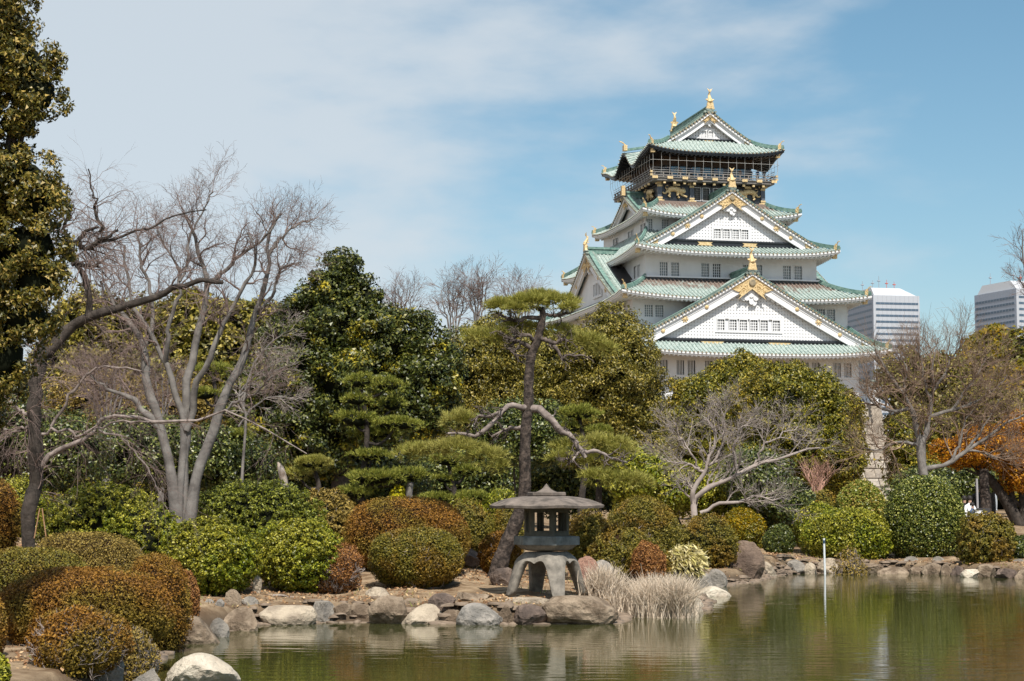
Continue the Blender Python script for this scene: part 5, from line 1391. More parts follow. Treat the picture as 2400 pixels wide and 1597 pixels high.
# ================================================================== clipped bushes and shrubs
L_midg = leaf_mat('mid_green_leaves', [(.035, .045, .009), (.085, .10, .015), (.17, .18, .028), (.30, .30, .06)], .12, .5)
G1 = 'clipped azalea mounds in the garden'
bush('azalea_mound', 'large orange brown azalea mound nearest the camera on the left', 'bush', 8, 392, 1333, 1520, 24.5, L_rust, 60900, 0.029, .05, G1, core_rust, sup=2.5, seed=101, twigs=60)
bush('azalea_mound', 'rust coloured azalea mound cut by the left edge', 'bush', -70, 14, 1395, 1560, 22.5, L_rust, 10150, 0.029, .05, G1, core_rust, seed=102)
bush('azalea_mound', 'yellow green azalea mound behind the large orange one on the left', 'bush', -60, 200, 1283, 1420, 28.5, L_mix, 37700, 0.029, .05, G1, core_rust, sup=2.4, seed=103)
bush('azalea_mound', 'greyish brown azalea mound sloping down behind the yellow green one', 'bush', 75, 345, 1248, 1430, 31, L_brown, 43500, 0.029, .06, G1, core_rust, sup=2.3, seed=104, twigs=40)
bush('azalea_mound', 'orange olive azalea mound between the grey brown mound and the pond rocks', 'bush', 290, 444, 1300, 1480, 27.8, L_rust, 31900, 0.029, .05, G1, core_rust, sup=2.3, seed=105, extra=[(310, 395, 1298, 1400, .8)])
bush('azalea_mound', 'small dark red azalea mound peeping out beside the green bush', 'bush', 400, 468, 1338, 1430, 30.5, L_redd, 11600, 0.029, .05, G1, core_rust, seed=106)
bush('azalea_mound', 'dark rust azalea behind the dark cherry trunk at the left edge', 'bush', -60, 46, 1122, 1260, 36.5, L_rust, 13050, 0.036, .06, G1, core_rust, seed=107)
bush('azalea_mound', 'wide smooth orange azalea mound in the middle of the garden', 'bush', 812, 1092, 1168, 1350, 40.5, L_rust, 60900, 0.037, .035, G1, core_rust, sup=2.6, seed=108, extra=[(900, 1100, 1195, 1330, -.3)])
bush('azalea_mound', 'olive azalea mound standing before the wide orange one', 'bush', 868, 1085, 1238, 1372, 37.6, L_mix, 43500, 0.037, .07, G1, None, sup=2.2, seed=109, twigs=60)
bush('azalea_mound', 'thin rusty azalea on the leaf litter beside the second green bush', 'bush', 716, 852, 1278, 1392, 36.6, L_redd, 13050, 0.032, .16, G1, core_rust, seed=110, twigs=200, coref=.55)
bush('azalea_mound', 'orange azalea behind the lantern on its left', 'bush', 1122, 1225, 1248, 1345, 41, L_rust, 18850, 0.037, .07, G1, core_rust, seed=111, twigs=40)
bush('azalea_mound', 'olive azalea directly behind the lantern light box on its right', 'bush', 1325, 1440, 1200, 1330, 42, L_mix, 21750, 0.040, .09, G1, None, clump=.12, ncl=900, seed=112, twigs=60, coref=.85)
bush('azalea_mound', 'large round olive azalea right of the lantern roof', 'bush', 1415, 1596, 1163, 1330, 46, L_mix, 37700, 0.042, .05, G1, None, seed=113)
bush('azalea_mound', 'uneven orange olive azalea behind the dry reeds', 'bush', 1385, 1545, 1228, 1400, 40, L_mix, 37700, 0.040, .10, G1, core_rust, clump=.12, ncl=900, seed=114, twigs=60, extra=[(1470, 1565, 1275, 1380, -.5)])
bush('azalea_mound', 'red tinged azalea between the reeds and the pale bamboo grass', 'bush', 1480, 1560, 1272, 1350, 38.8, L_redd, 11600, 0.036, .1, G1, core_rust, seed=115, coref=.8)
bush('azalea_mound', 'flat golden azalea above the pale bamboo grass', 'bush', 1590, 1725, 1212, 1290, 52, L_mix, 23200, 0.044, .08, G1, None, clump=.12, ncl=900, seed=116)
bush('azalea_mound', 'low olive azalea with brown twigs under the pine by the lantern', 'bush', 1160, 1225, 1180, 1265, 45, L_mix, 10150, 0.040, .1, G1, None, clump=.12, ncl=900, seed=117, twigs=30)
bush('azalea_mound', 'dark azalea behind the right shoulder of the wide orange mound', 'bush', 1040, 1150, 1180, 1290, 44.5, L_mix, 17400, 0.040, .08, G1, None, clump=.12, ncl=900, seed=118)
G2 = 'soft green bushes round the grey bare tree'
bush('green_bush', 'long yellow green hedge at the foot of the grey bare tree', 'bush', 86, 400, 1138, 1330, 37.5, L_yg, 52500, .046, .09, G2, seed=121, coref=.88, clump=.075, ncl=2400, extra=[(250, 440, 1190, 1360, -1.2)])
bush('green_bush', 'round yellow green bush nearest the rocks left of the pond', 'bush', 378, 606, 1226, 1400, 35.4, L_yg, 40000, .046, .08, G2, seed=122, coref=.88, clump=.075, ncl=2400)
bush('green_bush', 'round green bush beside the thin rusty azalea', 'bush', 598, 798, 1218, 1385, 36.6, L_yg, 33750, .046, .08, G2, seed=123, coref=.88, clump=.075, ncl=2400)
bush('green_bush', 'wide green bush right of the grey bare tree stems', 'bush', 452, 752, 1126, 1290, 41, L_midg, 47500, .046, .09, G2, seed=124, coref=.88, clump=.075, ncl=2400)
bush('green_bush', 'bright green shrub left of the grey tree in the shade of the cherry', 'bush', -40, 120, 1118, 1200, 43, L_yg, 11250, .046, .1, G2, seed=125, coref=.88, clump=.075, ncl=2400)
bush('green_bush', 'lime green shrub touching the pine trunk above the lantern', 'bush', 1125, 1222, 1148, 1240, 47, L_yg, 13750, .046, .1, G2, seed=126, coref=.88, clump=.075, ncl=2400)
bush('green_bush', 'small green bush left of the lime green shrub', 'bush', 1030, 1150, 1172, 1235, 46.5, L_yg, 11250, .046, .08, G2, seed=127, coref=.88, clump=.075, ncl=2400)
bush('dry_hedge', 'greyish dry hedge between the green bush and the orange mound', 'hedge', 690, 840, 1150, 1250, 43.5, L_brown, 16000, .06, .08, clump=.12, ncl=900, seed=128, twigs=50)
bush('yellow_shrub', 'small bright yellow shrub under the cloud pruned pine', 'shrub', 905, 958, 1140, 1180, 46, leaf_mat('yellow_leaves', [(.36, .32, .03), (.5, .42, .05), (.25, .26, .03)]), 4000, .06, .1, seed=129)
bush('dead_shrub', 'dry shrub of bare grey twigs and rust leaves by the near shore', 'shrub', 70, 300, 1425, 1600, 21.6, L_rust, 13000, .034, .13, None, core_rust, seed=130, twigs=260, coref=.62)
bush('dead_shrub', 'low tangle of rusty twigs hanging over the near rocks', 'shrub', 240, 372, 1470, 1580, 22.6, L_brown, 4500, .034, .14, None, core_rust, seed=131, twigs=200, coref=.55)
bush('lime_shrub', 'lime yellow leaves at the bottom left corner', 'shrub', -50, 24, 1535, 1640, 19.5, L_yg, 4000, .05, .1, seed=132)
G3 = 'bushes along the far right bank'
bush('clipped_bush', 'big dark green clipped ball bush on the far bank', 'bush', 2076, 2256, 1118, 1325, 60, L_ball, 42000, .062, .012, G3, seed=141, coref=.96, flat=.8, sup=2.3)
bush('clipped_bush', 'wide green bush behind the white pole', 'bush', 1885, 2092, 1192, 1338, 60, L_yg, 34000, .068, .08, G3, seed=142, coref=.9, extra=[(1860, 1980, 1180, 1300, 1.5)])
bush('clipped_bush', 'yellow variegated bush between the stone wall and the ball bush', 'bush', 1958, 2078, 1128, 1215, 66, L_vari, 18000, .08, .06, G3, seed=143)
bush('clipped_bush', 'dark green bush beside the tree trunk near the standing stone', 'bush', 1790, 1860, 1230, 1310, 61, L_dkgreen, 14000, .07, .1, G3, seed=144, coref=.85)
bush('clipped_bush', 'yellow leaved shrub behind the standing stone', 'bush', 1695, 1790, 1190, 1270, 63, L_gold, 12000, .07, .13, G3, seed=145, coref=.8, extra=[(1750, 1800, 1240, 1310, 0)])
bush('clipped_bush', 'shaded evergreen bush right of the yellow leaved shrub', 'bush', 1780, 1905, 1170, 1270, 66, L_dkgreen, 18000, .07, .1, G3, seed=146)
bush('clipped_bush', 'small brown olive bush above the variegated one', 'bush', 1890, 1970, 1150, 1200, 68, L_mix, 6000, .08, .08, G3, seed=147)
bush('clipped_bush', 'loose olive bush at the foot of the far right path', 'bush', 2246, 2372, 1202, 1345, 57, L_mix, 22000, .06, .12, G3, clump=.12, ncl=900, seed=148, coref=.85, twigs=40)
bush('clipped_bush', 'dark low bush at the right edge of the far bank', 'bush', 2345, 2460, 1255, 1335, 58, L_dkgreen, 10000, .08, .08, G3, seed=149)
bush('clipped_bush', 'thin brown twig bush over the pond edge left of the ball bush', 'bush', 1950, 2030, 1285, 1345, 57, L_brown, 3000, .06, .15, G3, clump=.12, ncl=900, seed=150, twigs=90, coref=.5)

def blades(name, label, cat, spots, n, h, m, seed, lean=.25, wid=.012, parent=None):
    r = np.random.RandomState(seed); c = np.mean([W(u, v, Y) for u, v, ru, Y in spots], 0); g = gz(c[0], c[1])
    root = empty(name, (c[0], c[1], g)); tag(root, label, cat)
    P0, H = [], []
    for u, v, ru, Y in spots:
        q = W(u, v, Y); k = n // len(spots); a = r.normal(size=(k, 2)) * ru * Y / FPX * .5
        z = ground_z(q[0]+a[:, 0], q[1]+a[:, 1]*.8)
        P0.append(np.stack([q[0]+a[:, 0]-c[0], q[1]+a[:, 1]*.8-c[1], np.maximum(z, 0) - g], 1))
    P0 = np.concatenate(P0); k = len(P0)
    d = norm(np.stack([r.normal(size=k)*lean, r.normal(size=k)*lean, np.ones(k)], 1)); ln = h * r.uniform(.35, 1.1, (k, 1))
    s = norm(np.cross(d, r.normal(size=(k, 3)))) * wid
    bend = np.stack([r.normal(size=k), r.normal(size=k), -np.abs(r.normal(size=k))*.6], 1) * ln * .16
    M1 = P0 + d*ln*.55; E = P0 + d*ln + bend
    V = np.stack([P0 - s, P0 + s, M1 + s*.8, M1 - s*.8, E + s*.15, E - s*.15], 1).reshape(-1, 3)
    I = np.arange(k)[:, None] * 6
    F = np.concatenate([I + np.array([[0, 1, 2, 3]]), I + np.array([[3, 2, 4, 5]])])
    link('blades', np_mesh('blades', V, F), root, m)
    return root
blades('dry_reeds', 'clump of pale dry reeds right of the lantern legs', 'reeds', [(1420, 1425, 40, 36.2), (1455, 1425, 30, 36.4)], 2200, .75, L_reed, 3, lean=.3, wid=.008)
blades('dry_reeds', 'dense bleached reed clump at the tip of the bank', 'reeds', [(1530, 1428, 44, 36.0), (1570, 1425, 44, 36.3), (1550, 1400, 40, 37.2), (1590, 1425, 20, 35.8)], 6500, 0.85, L_reed, 4, lean=.28, wid=.008)
# bamboo grass
def bigleaf(label, u0, u1, v0, v1, Y, n, seed):
    r = np.random.RandomState(seed); c = W((u0+u1)/2, (v0+v1)/2, Y); k = Y/FPX; g = gz(c[0], c[1]); root = empty('bamboo_grass', (c[0], c[1], g)); tag(root, label, 'bamboo grass')
    D = norm(r.normal(size=(n, 3))); D[:, 1] = -np.abs(D[:, 1])
    P = D * np.array([(u1-u0)/2*k, (u1-u0)/2*k*.7, (v1-v0)/2*k]) * r.uniform(.6, 1, (n, 1)) + np.array([0, 0, c[2]-g])
    a = norm(D * .5 + r.normal(size=(n, 3))*.5 + np.array([.5, -.2, -.5])); nn = norm(np.cross(a, r.normal(size=(n, 3)))); ll = .13*r.uniform(.6, 1.2, (n, 1))
    rhombs(P, a*ll, nn*ll*.2, 'leaves', L_bamboo, root)
    T = Tubes(); Q = P[::9]; T.add(np.stack([Q*np.array([.2, .2, 0]), Q*np.array([.6, .6, .5]), Q], 1), np.full((len(Q), 3), .006), 3); T.build('stems', twig_pale, root)
    core([(0, 0, (c[2]-g)*.8, (u1-u0)/2*k*.75, (u1-u0)/2*k*.5, (c[2]-g)*.8)], 1, 'inner_foliage_shade', core_dark, root, 3, .1)
bigleaf('pale yellow bamboo grass spilling over the bank left of the standing stone', 1560, 1658, 1276, 1362, 44, 900, 5)
# ================================================================== rocks
def rockmat(name, a, b_, sc=3.0): 
    return mat(name, a, .92, col2=b_, scale=sc, detail=9, bump=(6, 1.0, .09), lo=.40, hi=.60, spec=.15)
RM = {'brown': rockmat('rock_brown', (.135, .10, .07), (.30, .235, .17)), 'grey': rockmat('rock_grey', (.18, .165, .145), (.30, .27, .23)), 'pale': rockmat('rock_pale', (.44, .37, .28), (.28, .23, .175)),
      'dark': rockmat('rock_dark', (.085, .065, .055), (.20, .15, .12)), 'cream': rockmat('rock_cream', (.58, .52, .42), (.38, .32, .25), 2), 'red': rockmat('rock_red', (.20, .105, .08), (.32, .19, .14)), 'stand': rockmat('standing_rock', (.10, .072, .056), (.22, .16, .12), 1.6), 'blue': rockmat('rock_blue', (.17, .16, .145), (.33, .30, .265))}
def rock(label, u0, u1, v0, v1, Y, kind, seed, cuts=13, z_base=None, depth=.8, name='boulder', rot=None, tip=0.0, top_flat=None, round_=0.0):
    r = np.random.RandomState(seed); k = Y/FPX
    import bmesh
    bm = bmesh.new(); bmesh.ops.create_icosphere(bm, subdivisions=4, radius=1)
    V = np.array([v.co[:] for v in bm.verts])
    D = V.copy()
    for _ in range(cuts):                          # plane cuts give the chiselled faces
        n = norm(r.normal(size=3) * np.array([1, 1, .8])); h = r.uniform(.55, .9) + round_*.2
        e = V @ n - h; V = V - np.where(e > 0, e, 0)[:, None] * n
    if top_flat: V[:, 2] = np.where(V[:, 2] > top_flat, top_flat + (V[:, 2]-top_flat)*.15, V[:, 2])
    V *= (bumpf(D, seed, .02, 3.0)*bumpf(D, seed+5, .012, 8.0))[:, None]; V *= (1 + .012*r.normal(size=(len(V), 1)))
    lo, hi = V.min(0), V.max(0); V = (V - (lo+hi)/2) / ((hi-lo)/2)
    if tip: V[:, 0] = V[:, 0] * (1 - .45*(V[:, 2]+1)/2) + tip * ((V[:, 2]+1)/2)**1.5 * .45
    lo, hi = V.min(0), V.max(0); V = (V - (lo+hi)/2) / ((hi-lo)/2)
    c = W((u0+u1)/2, v0, Y); b0 = W((u0+u1)/2, v1, Y)[2]; top = c[2]
    bot = min(b0, .02) - .22 if z_base is None else z_base
    w = (u1-u0)/2*k*1.13; hz = (top-bot)/2
    V *= np.array([w, w*depth, hz]); V[:, 2] += hz
    # widen towards the water line so the silhouette fills the width there
    for i, v in enumerate(bm.verts): v.co = V[i]
    me = bpy.data.meshes.new('boulder'); bm.to_mesh(me); bm.free()
    me.polygons.foreach_set('use_smooth', np.zeros(len(me.polygons), bool)); me.update(); me.materials.append(RM[kind])
    o = bpy.data.objects.new(name, me); C.objects.link(o); o.location = (c[0], Y + w*depth*.35, bot)
    if rot: o.rotation_euler.z = rot
    tag(o, label, 'rock', 'shore rocks of the pond'); return o
def wy(v): return EYE*FPX/(v-1175.0)
ROCKS = [
 ('big cream white boulder standing alone in the water at the bottom left', 396, 548, 1533, 1600, wy(1596), 'cream', 3, dict(cuts=10, tip=-.25)),
 ('pale round stone in the water under the overhanging rusty twigs', 302, 363, 1514, 1562, wy(1560), 'pale', 4, {}),
 ('grey boulder at the bottom edge left of the cream white one', 292, 372, 1568, 1640, wy(1625), 'grey', 5, {}),
 ('shaded grey boulder under the dead shrub at the bottom', 205, 285, 1540, 1640, wy(1620), 'grey', 6, {}),
 ('big pointed tan boulder whose slope runs down to the water on the left', 408, 512, 1438, 1506, wy(1503), 'brown', 7, dict(cuts=8, tip=-.9)),
 ('dark boulder in the shade under the large orange mound', 372, 430, 1452, 1512, wy(1508), 'dark', 8, {}),
 ('small grey wedge stone between the tan boulder and the angular one', 492, 534, 1448, 1492, wy(1489), 'grey', 9, dict(tip=-.6)),
 ('upright dark brown fin shaped stone above the angular grey ones', 525, 564, 1381, 1440, wy(1470)+1.2, 'brown', 10, dict(cuts=11)),
 ('large grey angular stone behind the brown angular one', 553, 614, 1397, 1461, wy(1460)+.3, 'grey', 11, dict(cuts=7, tip=-.5)),
 ('brown angular stone with ridged faces at the inner corner of the pond', 526, 601, 1424, 1477, wy(1474), 'brown', 12, dict(cuts=8)),
 ('small blue grey stone on the slope below the red mound', 478, 500, 1404, 1430, 33.4, 'blue', 13, dict(z_base=.3)),
 ('second small blue grey stone near the red mound', 505, 524, 1404, 1434, 33.2, 'blue', 14, dict(z_base=.25)),
 ('small dark stone beside the upright fin stone', 500, 530, 1412, 1435, 33.6, 'dark', 15, dict(z_base=.25)),
 ('wide flat cream stone with cracked top on the waterline', 616, 734, 1421, 1462, wy(1460), 'pale', 16, dict(cuts=12, top_flat=.55)),
 ('grey pyramid stone mirrored in the water', 729, 790, 1408, 1457, wy(1455), 'grey', 17, dict(cuts=7, tip=-.2)),
 ('plain brown stone right of the grey pyramid', 778, 826, 1412, 1456, wy(1454), 'brown', 18, {}),
 ('brown stone with a pointed top left of the big upright block', 822, 872, 1413, 1456, wy(1454), 'brown', 19, {}),
 ('big upright reddish brown block with smooth face', 868, 950, 1396, 1461, wy(1458), 'brown', 20, dict(cuts=12, round_=.5)),
 ('pale pointed stone behind the reddish block', 858, 912, 1376, 1420, wy(1458)+1.5, 'pale', 21, dict(z_base=.25)),
 ('grey brown stone on the bank above the light triangular one', 945, 990, 1402, 1440, wy(1458)+.9, 'brown', 22, dict(z_base=.1)),
 ('light triangular stone sloping to the left', 942, 1034, 1416, 1461, wy(1458), 'pale', 23, dict(cuts=9, tip=.6)),
 ('dark round boulder perched above the waterline stones', 1006, 1064, 1390, 1444, wy(1458)+.35, 'dark', 24, dict(z_base=.15, round_=.6)),
 ('small brown stone at the water right of the dark boulder', 1034, 1080, 1429, 1460, wy(1458), 'brown', 25, {}),
 ('light grey rounded boulder with blue sheen', 1075, 1172, 1413, 1463, wy(1460), 'blue', 26, dict(cuts=8, round_=.4)),
 ('flat brown stone on the bank behind the light grey boulder', 1062, 1148, 1388, 1420, wy(1460)+1.2, 'brown', 27, dict(z_base=.2)),
 ('pair stone of light brown rock left of the dark streaked one', 1165, 1208, 1414, 1460, wy(1459), 'brown', 28, {}),
 ('dark streaked brown stone left of the big lantern rock', 1202, 1280, 1416, 1463, wy(1460), 'dark', 29, dict(cuts=11, round_=.3)),
 ('largest flat topped brown rock in front of the stone lantern', 1274, 1440, 1396, 1463, wy(1459), 'brown', 30, dict(cuts=12, top_flat=.6, round_=.5, depth=.55)),
 ('small brown stone right of the largest lantern rock', 1438, 1490, 1413, 1440, wy(1438), 'brown', 31, dict(round_=.5)),
 ('first small pale stone edging the reeds', 1484, 1512, 1418, 1440, wy(1437), 'pale', 32, {}),
 ('second small pale stone edging the reeds', 1508, 1540, 1420, 1440, wy(1436), 'cream', 33, {}),
 ('round whitish stone edging the reeds', 1534, 1566, 1418, 1438, wy(1435), 'cream', 34, dict(round_=.6)),
 ('low tan stone edging the reeds', 1562, 1604, 1420, 1437, wy(1434), 'pale', 35, {}),
 ('last pale stone at the tip of the reed bank', 1598, 1650, 1419, 1434, wy(1431), 'pale', 36, {}),
 ('pale triangular stone rising behind the tip of the reed bank', 1614, 1652, 1398, 1432, wy(1429)+.3, 'cream', 37, dict(tip=-.6)),
 ('low pale stone lying alone in the water behind the reeds', 1640, 1714, 1374, 1397, wy(1395), 'cream', 38, dict(tip=-.4, cuts=6)),
 ('smooth grey triangular stone below the bamboo grass', 1650, 1702, 1333, 1376, wy(1373), 'grey', 39, dict(cuts=7)),
 ('shaded grey stone under the bamboo grass', 1615, 1668, 1343, 1380, wy(1376), 'grey', 40, {}),
 ('small brown stone leaning on the left of the standing stone', 1697, 1722, 1328, 1364, wy(1361), 'brown', 41, {}),
 ('pale sloping stone leaning on the right of the standing stone', 1780, 1820, 1314, 1353, wy(1350), 'pale', 42, dict(tip=-.8)),
 ('flat pale sill stone under the stone bridge', 1818, 1854, 1331, 1346, wy(1344), 'pale', 43, {}),
 ('round grey boulder under the stone bridge', 1841, 1887, 1312, 1345, wy(1343), 'grey', 44, dict(round_=.4)),
 ('broken grey stone between the boulder and the pipe', 1884, 1914, 1318, 1345, wy(1343), 'pale', 45, {}),
 ('big beige block right of the pipe and behind the pole', 1918, 1964, 1308, 1344, wy(1342), 'pale', 46, {}),
 ('long brown shore stone right of the beige block', 2004, 2068, 1318, 1345, wy(1342), 'brown', 47, {}),
 ('flat tan shore stone below the ball bush on its left', 2062, 2138, 1329, 1347, wy(1343), 'brown', 48, dict(round_=.4)),
 ('grey shore stone tucked up under the ball bush', 2118, 2164, 1304, 1332, 58.8, 'grey', 49, dict(z_base=0)),
 ('rounded brown shore stone below the ball bush', 2134, 2172, 1328, 1347, wy(1344), 'brown', 50, {}),
 ('upright brown shore stone below the right of the ball bush', 2164, 2212, 1320, 1349, wy(1345), 'brown', 51, {}),
 ('narrow brown shore stone beside the olive bush', 2206, 2232, 1322, 1349, wy(1346), 'brown', 52, {}),
 ('small grey stone above the narrow brown one', 2184, 2216, 1304, 1326, 58.2, 'grey', 53, dict(z_base=0)),
 ('dark shore stone in the shade of the olive bush', 2230, 2258, 1326, 1350, wy(1347), 'dark', 54, {}),
 ('bright cream squared stone at the far right shore', 2254, 2294, 1334, 1354, wy(1351), 'cream', 55, dict(top_flat=.5)),
 ('brown block with a pale foot right of the cream squared stone', 2294, 2334, 1322, 1354, wy(1351), 'brown', 56, {}),
 ('dark brown flat stone near the right end of the shore', 2336, 2384, 1332, 1357, wy(1353), 'dark', 57, {}),
 ('grey stone at the right end above the dark flat one', 2368, 2410, 1310, 1336, 57, 'grey', 58, dict(z_base=0)),
 ('tan shore stone cut by the right edge', 2382, 2440, 1334, 1360, wy(1355), 'brown', 59, {}),
 ('dark red brown upright rock behind the right lantern leg', 1350, 1400, 1303, 1385, 38.2, 'red', 60, dict(z_base=.3, cuts=8, round_=.5)),
 ('whitish weathered rock between the red brown rock and the azalea', 1388, 1436, 1312, 1385, 38.8, 'blue', 61, dict(z_base=.3)),
 ('dark rock in shade on the slope right of the wide orange mound', 1084, 1132, 1286, 1310, 43.5, 'dark', 62, dict(z_base=.7)),
 ('flat shaded rock to the left of the lantern foot', 1150, 1200, 1330, 1372, 38.6, 'dark', 63, dict(z_base=.4)),
 ('small pale stone on the ground beneath the second green bush', 590, 612, 1345, 1372, 35.5, 'pale', 64, dict(z_base=.3)),
]
for lab, u0, u1, v0, v1, Y, kd, sd, kw in ROCKS: rock(lab, u0, u1, v0, v1, Y, kd, sd+300, **kw)
# standing stone
o = rock('tall rounded standing stone at the edge of the pond', 1707, 1788, 1267, 1362, wy(1360), 'stand', 881, cuts=6, round_=.95, depth=.6, name='standing_stone')
# flat slab under the lantern
mb = MB(); c = W(1235, 1405, 35.2)
r = np.random.RandomState(2)
mb.prism([(-.66, 0), (.62, 0), (.66, .05), (.3, .12), (-.2, .13), (-.62, .10)], -.5, .35)
o = mb.build('flat_slab', RM['pale']); o.location = (c[0], 35.2, c[2]-.10); o.rotation_euler.z = .1; tag(o, 'thin pale stone slab under the left lantern leg', 'slab')
# driftwood
T = Tubes(); c = W(645, 1404, 35.6); P = spline([(-.52, 0, 0), (-.2, .03, .035), (.2, 0, .01), (.52, .02, -.02)], 14); T.add(P, [.03, .05, .065, .06, .07, .055, .06, .07, .06, .05, .06, .05, .04, .02], 9)
T.add(spline([(-.1, 0, .03), (.1, -.06, .07), (.25, -.1, .06)], 5), [.04, .035, .03, .02, .01], 6)
o = T.build('driftwood_log', mat('driftwood', (.40, .36, .32), .9, col2=(.2, .16, .13), scale=6, bump=(20, .8, .02))); o.location = tuple(c); tag(o, 'weathered grey log lying on the leaf litter above the shore rocks', 'log')
# broken white stump
T = Tubes(); c = W(664, 1112, 44); T.add(spline([(.05, 0, -.55), (.02, 0, -.2), (-.06, 0, .12), (-.14, 0, .3)], 8), np.array([.11, .105, .1, .1, .09, .08, .05, .015]), 7)
o = T.build('broken_stump', mat('bleached_wood', (.55, .47, .40), .9, col2=(.25, .18, .13), scale=5)); o.location = tuple(c); tag(o, 'broken bleached stump sticking out above the green bushes', 'stump')
for lab, u, v0, v1, Y, rad in (('pale gnarled trunk stub under the cloud pruned pine', 962, 1130, 1200, 46, 9), ('shaded trunk under the evergreen behind the standing stone', 1768, 1190, 1300, 64.5, 7), ('straight brown tree trunk by the far path', 2310, 1100, 1215, 76, 12)):
    T = Tubes(); k = Y/FPX; a = W(u, v1, Y); b_ = W(u, v0, Y); g = gz(a[0], Y); a[2] = g
    T.add(spline([(0, 0, -.1), (.03, 0, (b_[2]-g)*.4), (-.04, 0, (b_[2]-g)*.8), (0, 0, b_[2]-g)], 12), np.linspace(rad*1.15, rad*.85, 12)*k, 10)
    if 'forked' in lab: T.add(spline([(.02, 0, .3), (.16, .05, .8), (.2, .05, b_[2]-g)], 8), np.linspace(5, 4, 8)*k, 8)
    o = T.build('tree_trunk', bark_grey if 'gnarled' in lab else bark_pine); o.location = (a[0], Y, g); tag(o, lab, 'trunk')

# ================================================================== stone lantern
LY = 36.0; zc = W(1281, 1401, LY-.8)[2]; lx = W(1281, 1300, LY)[0]
lan = empty('stone_lantern', (lx, LY, zc), 0); tag(lan, 'large four legged stone lantern with a wide umbrella roof on the pond bank', 'stone lantern')
stl = mat('lantern_stone', (.25, .225, .19), .92, col2=(.115, .105, .09), scale=6, detail=9, bump=(22, .5, .01))
str_ = mat('lantern_roof_stone', (.20, .165, .14), .92, col2=(.075, .064, .055), scale=4.5, detail=9, bump=(18, .5, .01))
U = .00197
ROT = R(-90 + 15.7)
def hexa(prof, n, name, m, rot=ROT, bev=.008):
    mb = MB(); mb.lathe(prof, n, 0, 0, rot); return mb.build(name, m, lan, bevel=0)
zz_ = lambda y: (1225 - y) * U
# legs: a four-cornered bell with scalloped arches
N = 240; ph = np.linspace(0, 2*math.pi, N, endpoint=False)
def legs():
    out, inn = [], []
    hs = np.linspace(0, 1, 22); H_ = zz_(790)
    cols = []
    for p in ph:
        dl = (p - ROT + math.pi/4) % (math.pi/2) - math.pi/4; ad = abs(dl)
        leg = R(8.8); mid = R(45)
        if ad < leg: hb = 0.0
        else:
            q = (ad - leg) / (mid - leg)      # arch from the leg up to a cusp in the middle
            hb = .79 * (1 - (1 - min(1, q*1.75))**2.8) if q < .57 else .79 - .07 * ((q-.57)/.43)**2
            hb += .02
        cols.append(hb)
    def rad(h, ad):
        base = (425 - 122*h)*U
        if h > .72: base -= ((h-.72)/.28)**2.2 * 75 * U
        return base * (1/ (1 + .16*(1-math.cos(2*ad))*1.6)) 
    V, F = [], []
    nh = len(hs)
    for i, p in enumerate(ph):
        dl = (p - ROT + math.pi/4) % (math.pi/2) - math.pi/4; ad = abs(dl); hb = cols[i]
        for j, h0 in enumerate(hs):
            h = hb + (1-hb)*h0; r_o = rad(h, ad); th = .125
            V.append((r_o*math.cos(p), r_o*math.sin(p), h*H_))
        for j, h0 in enumerate(hs):
            h = hb + (1-hb)*h0; r_o = rad(h, ad); th = min(.15, r_o*.6)
            V.append(((r_o-th)*math.cos(p), (r_o-th)*math.sin(p), h*H_ - (.06 if h0 == 1 else 0)))
    V = np.array(V)
    for i in range(N):
        a, b_ = i*2*nh, ((i+1) % N)*2*nh
        jump = abs(cols[i] - cols[(i+1) % N])
        for j in range(nh-1):
            F.append((a+j, b_+j, b_+j+1, a+j+1)); F.append((a+nh+j+1, b_+nh+j+1, b_+nh+j, a+nh+j))
        F.append((a, a+nh, b_+nh, b_)); F.append((a+nh-1, b_+nh-1, b_+2*nh-1, a+2*nh-1))
    me = bpy.data.meshes.new('leg_base'); me.from_pydata(V.tolist(), [], F); me.update()
    me.polygons.foreach_set('use_smooth', np.ones(len(me.polygons), bool))
    return link('leg_base', me, lan, stl)
legs()
mb = MB(); mb.lathe([(.01, zz_(800)), (236*U, zz_(800)), (230*U, zz_(786)), (.01, zz_(780))], 4, 0, 0, ROT); mb.build('leg_base_top', stl, lan)
hexa([(.01, zz_(778)), (195*U, zz_(776)), (262*U, zz_(760)), (318*U, zz_(716)), (.01, zz_(716))], 6, 'platform_foot', stl)
hexa([(.01, zz_(714)), (342*U, zz_(714)), (342*U, zz_(640)), (334*U, zz_(628)), (.01, zz_(628))], 6, 'platform', mat('lantern_shaded_stone', (.20, .215, .21), .9, col2=(.095, .105, .10), scale=6, bump=(22, .5, .01)))  # platform stone bluish: the roof's shadow is put into its colour
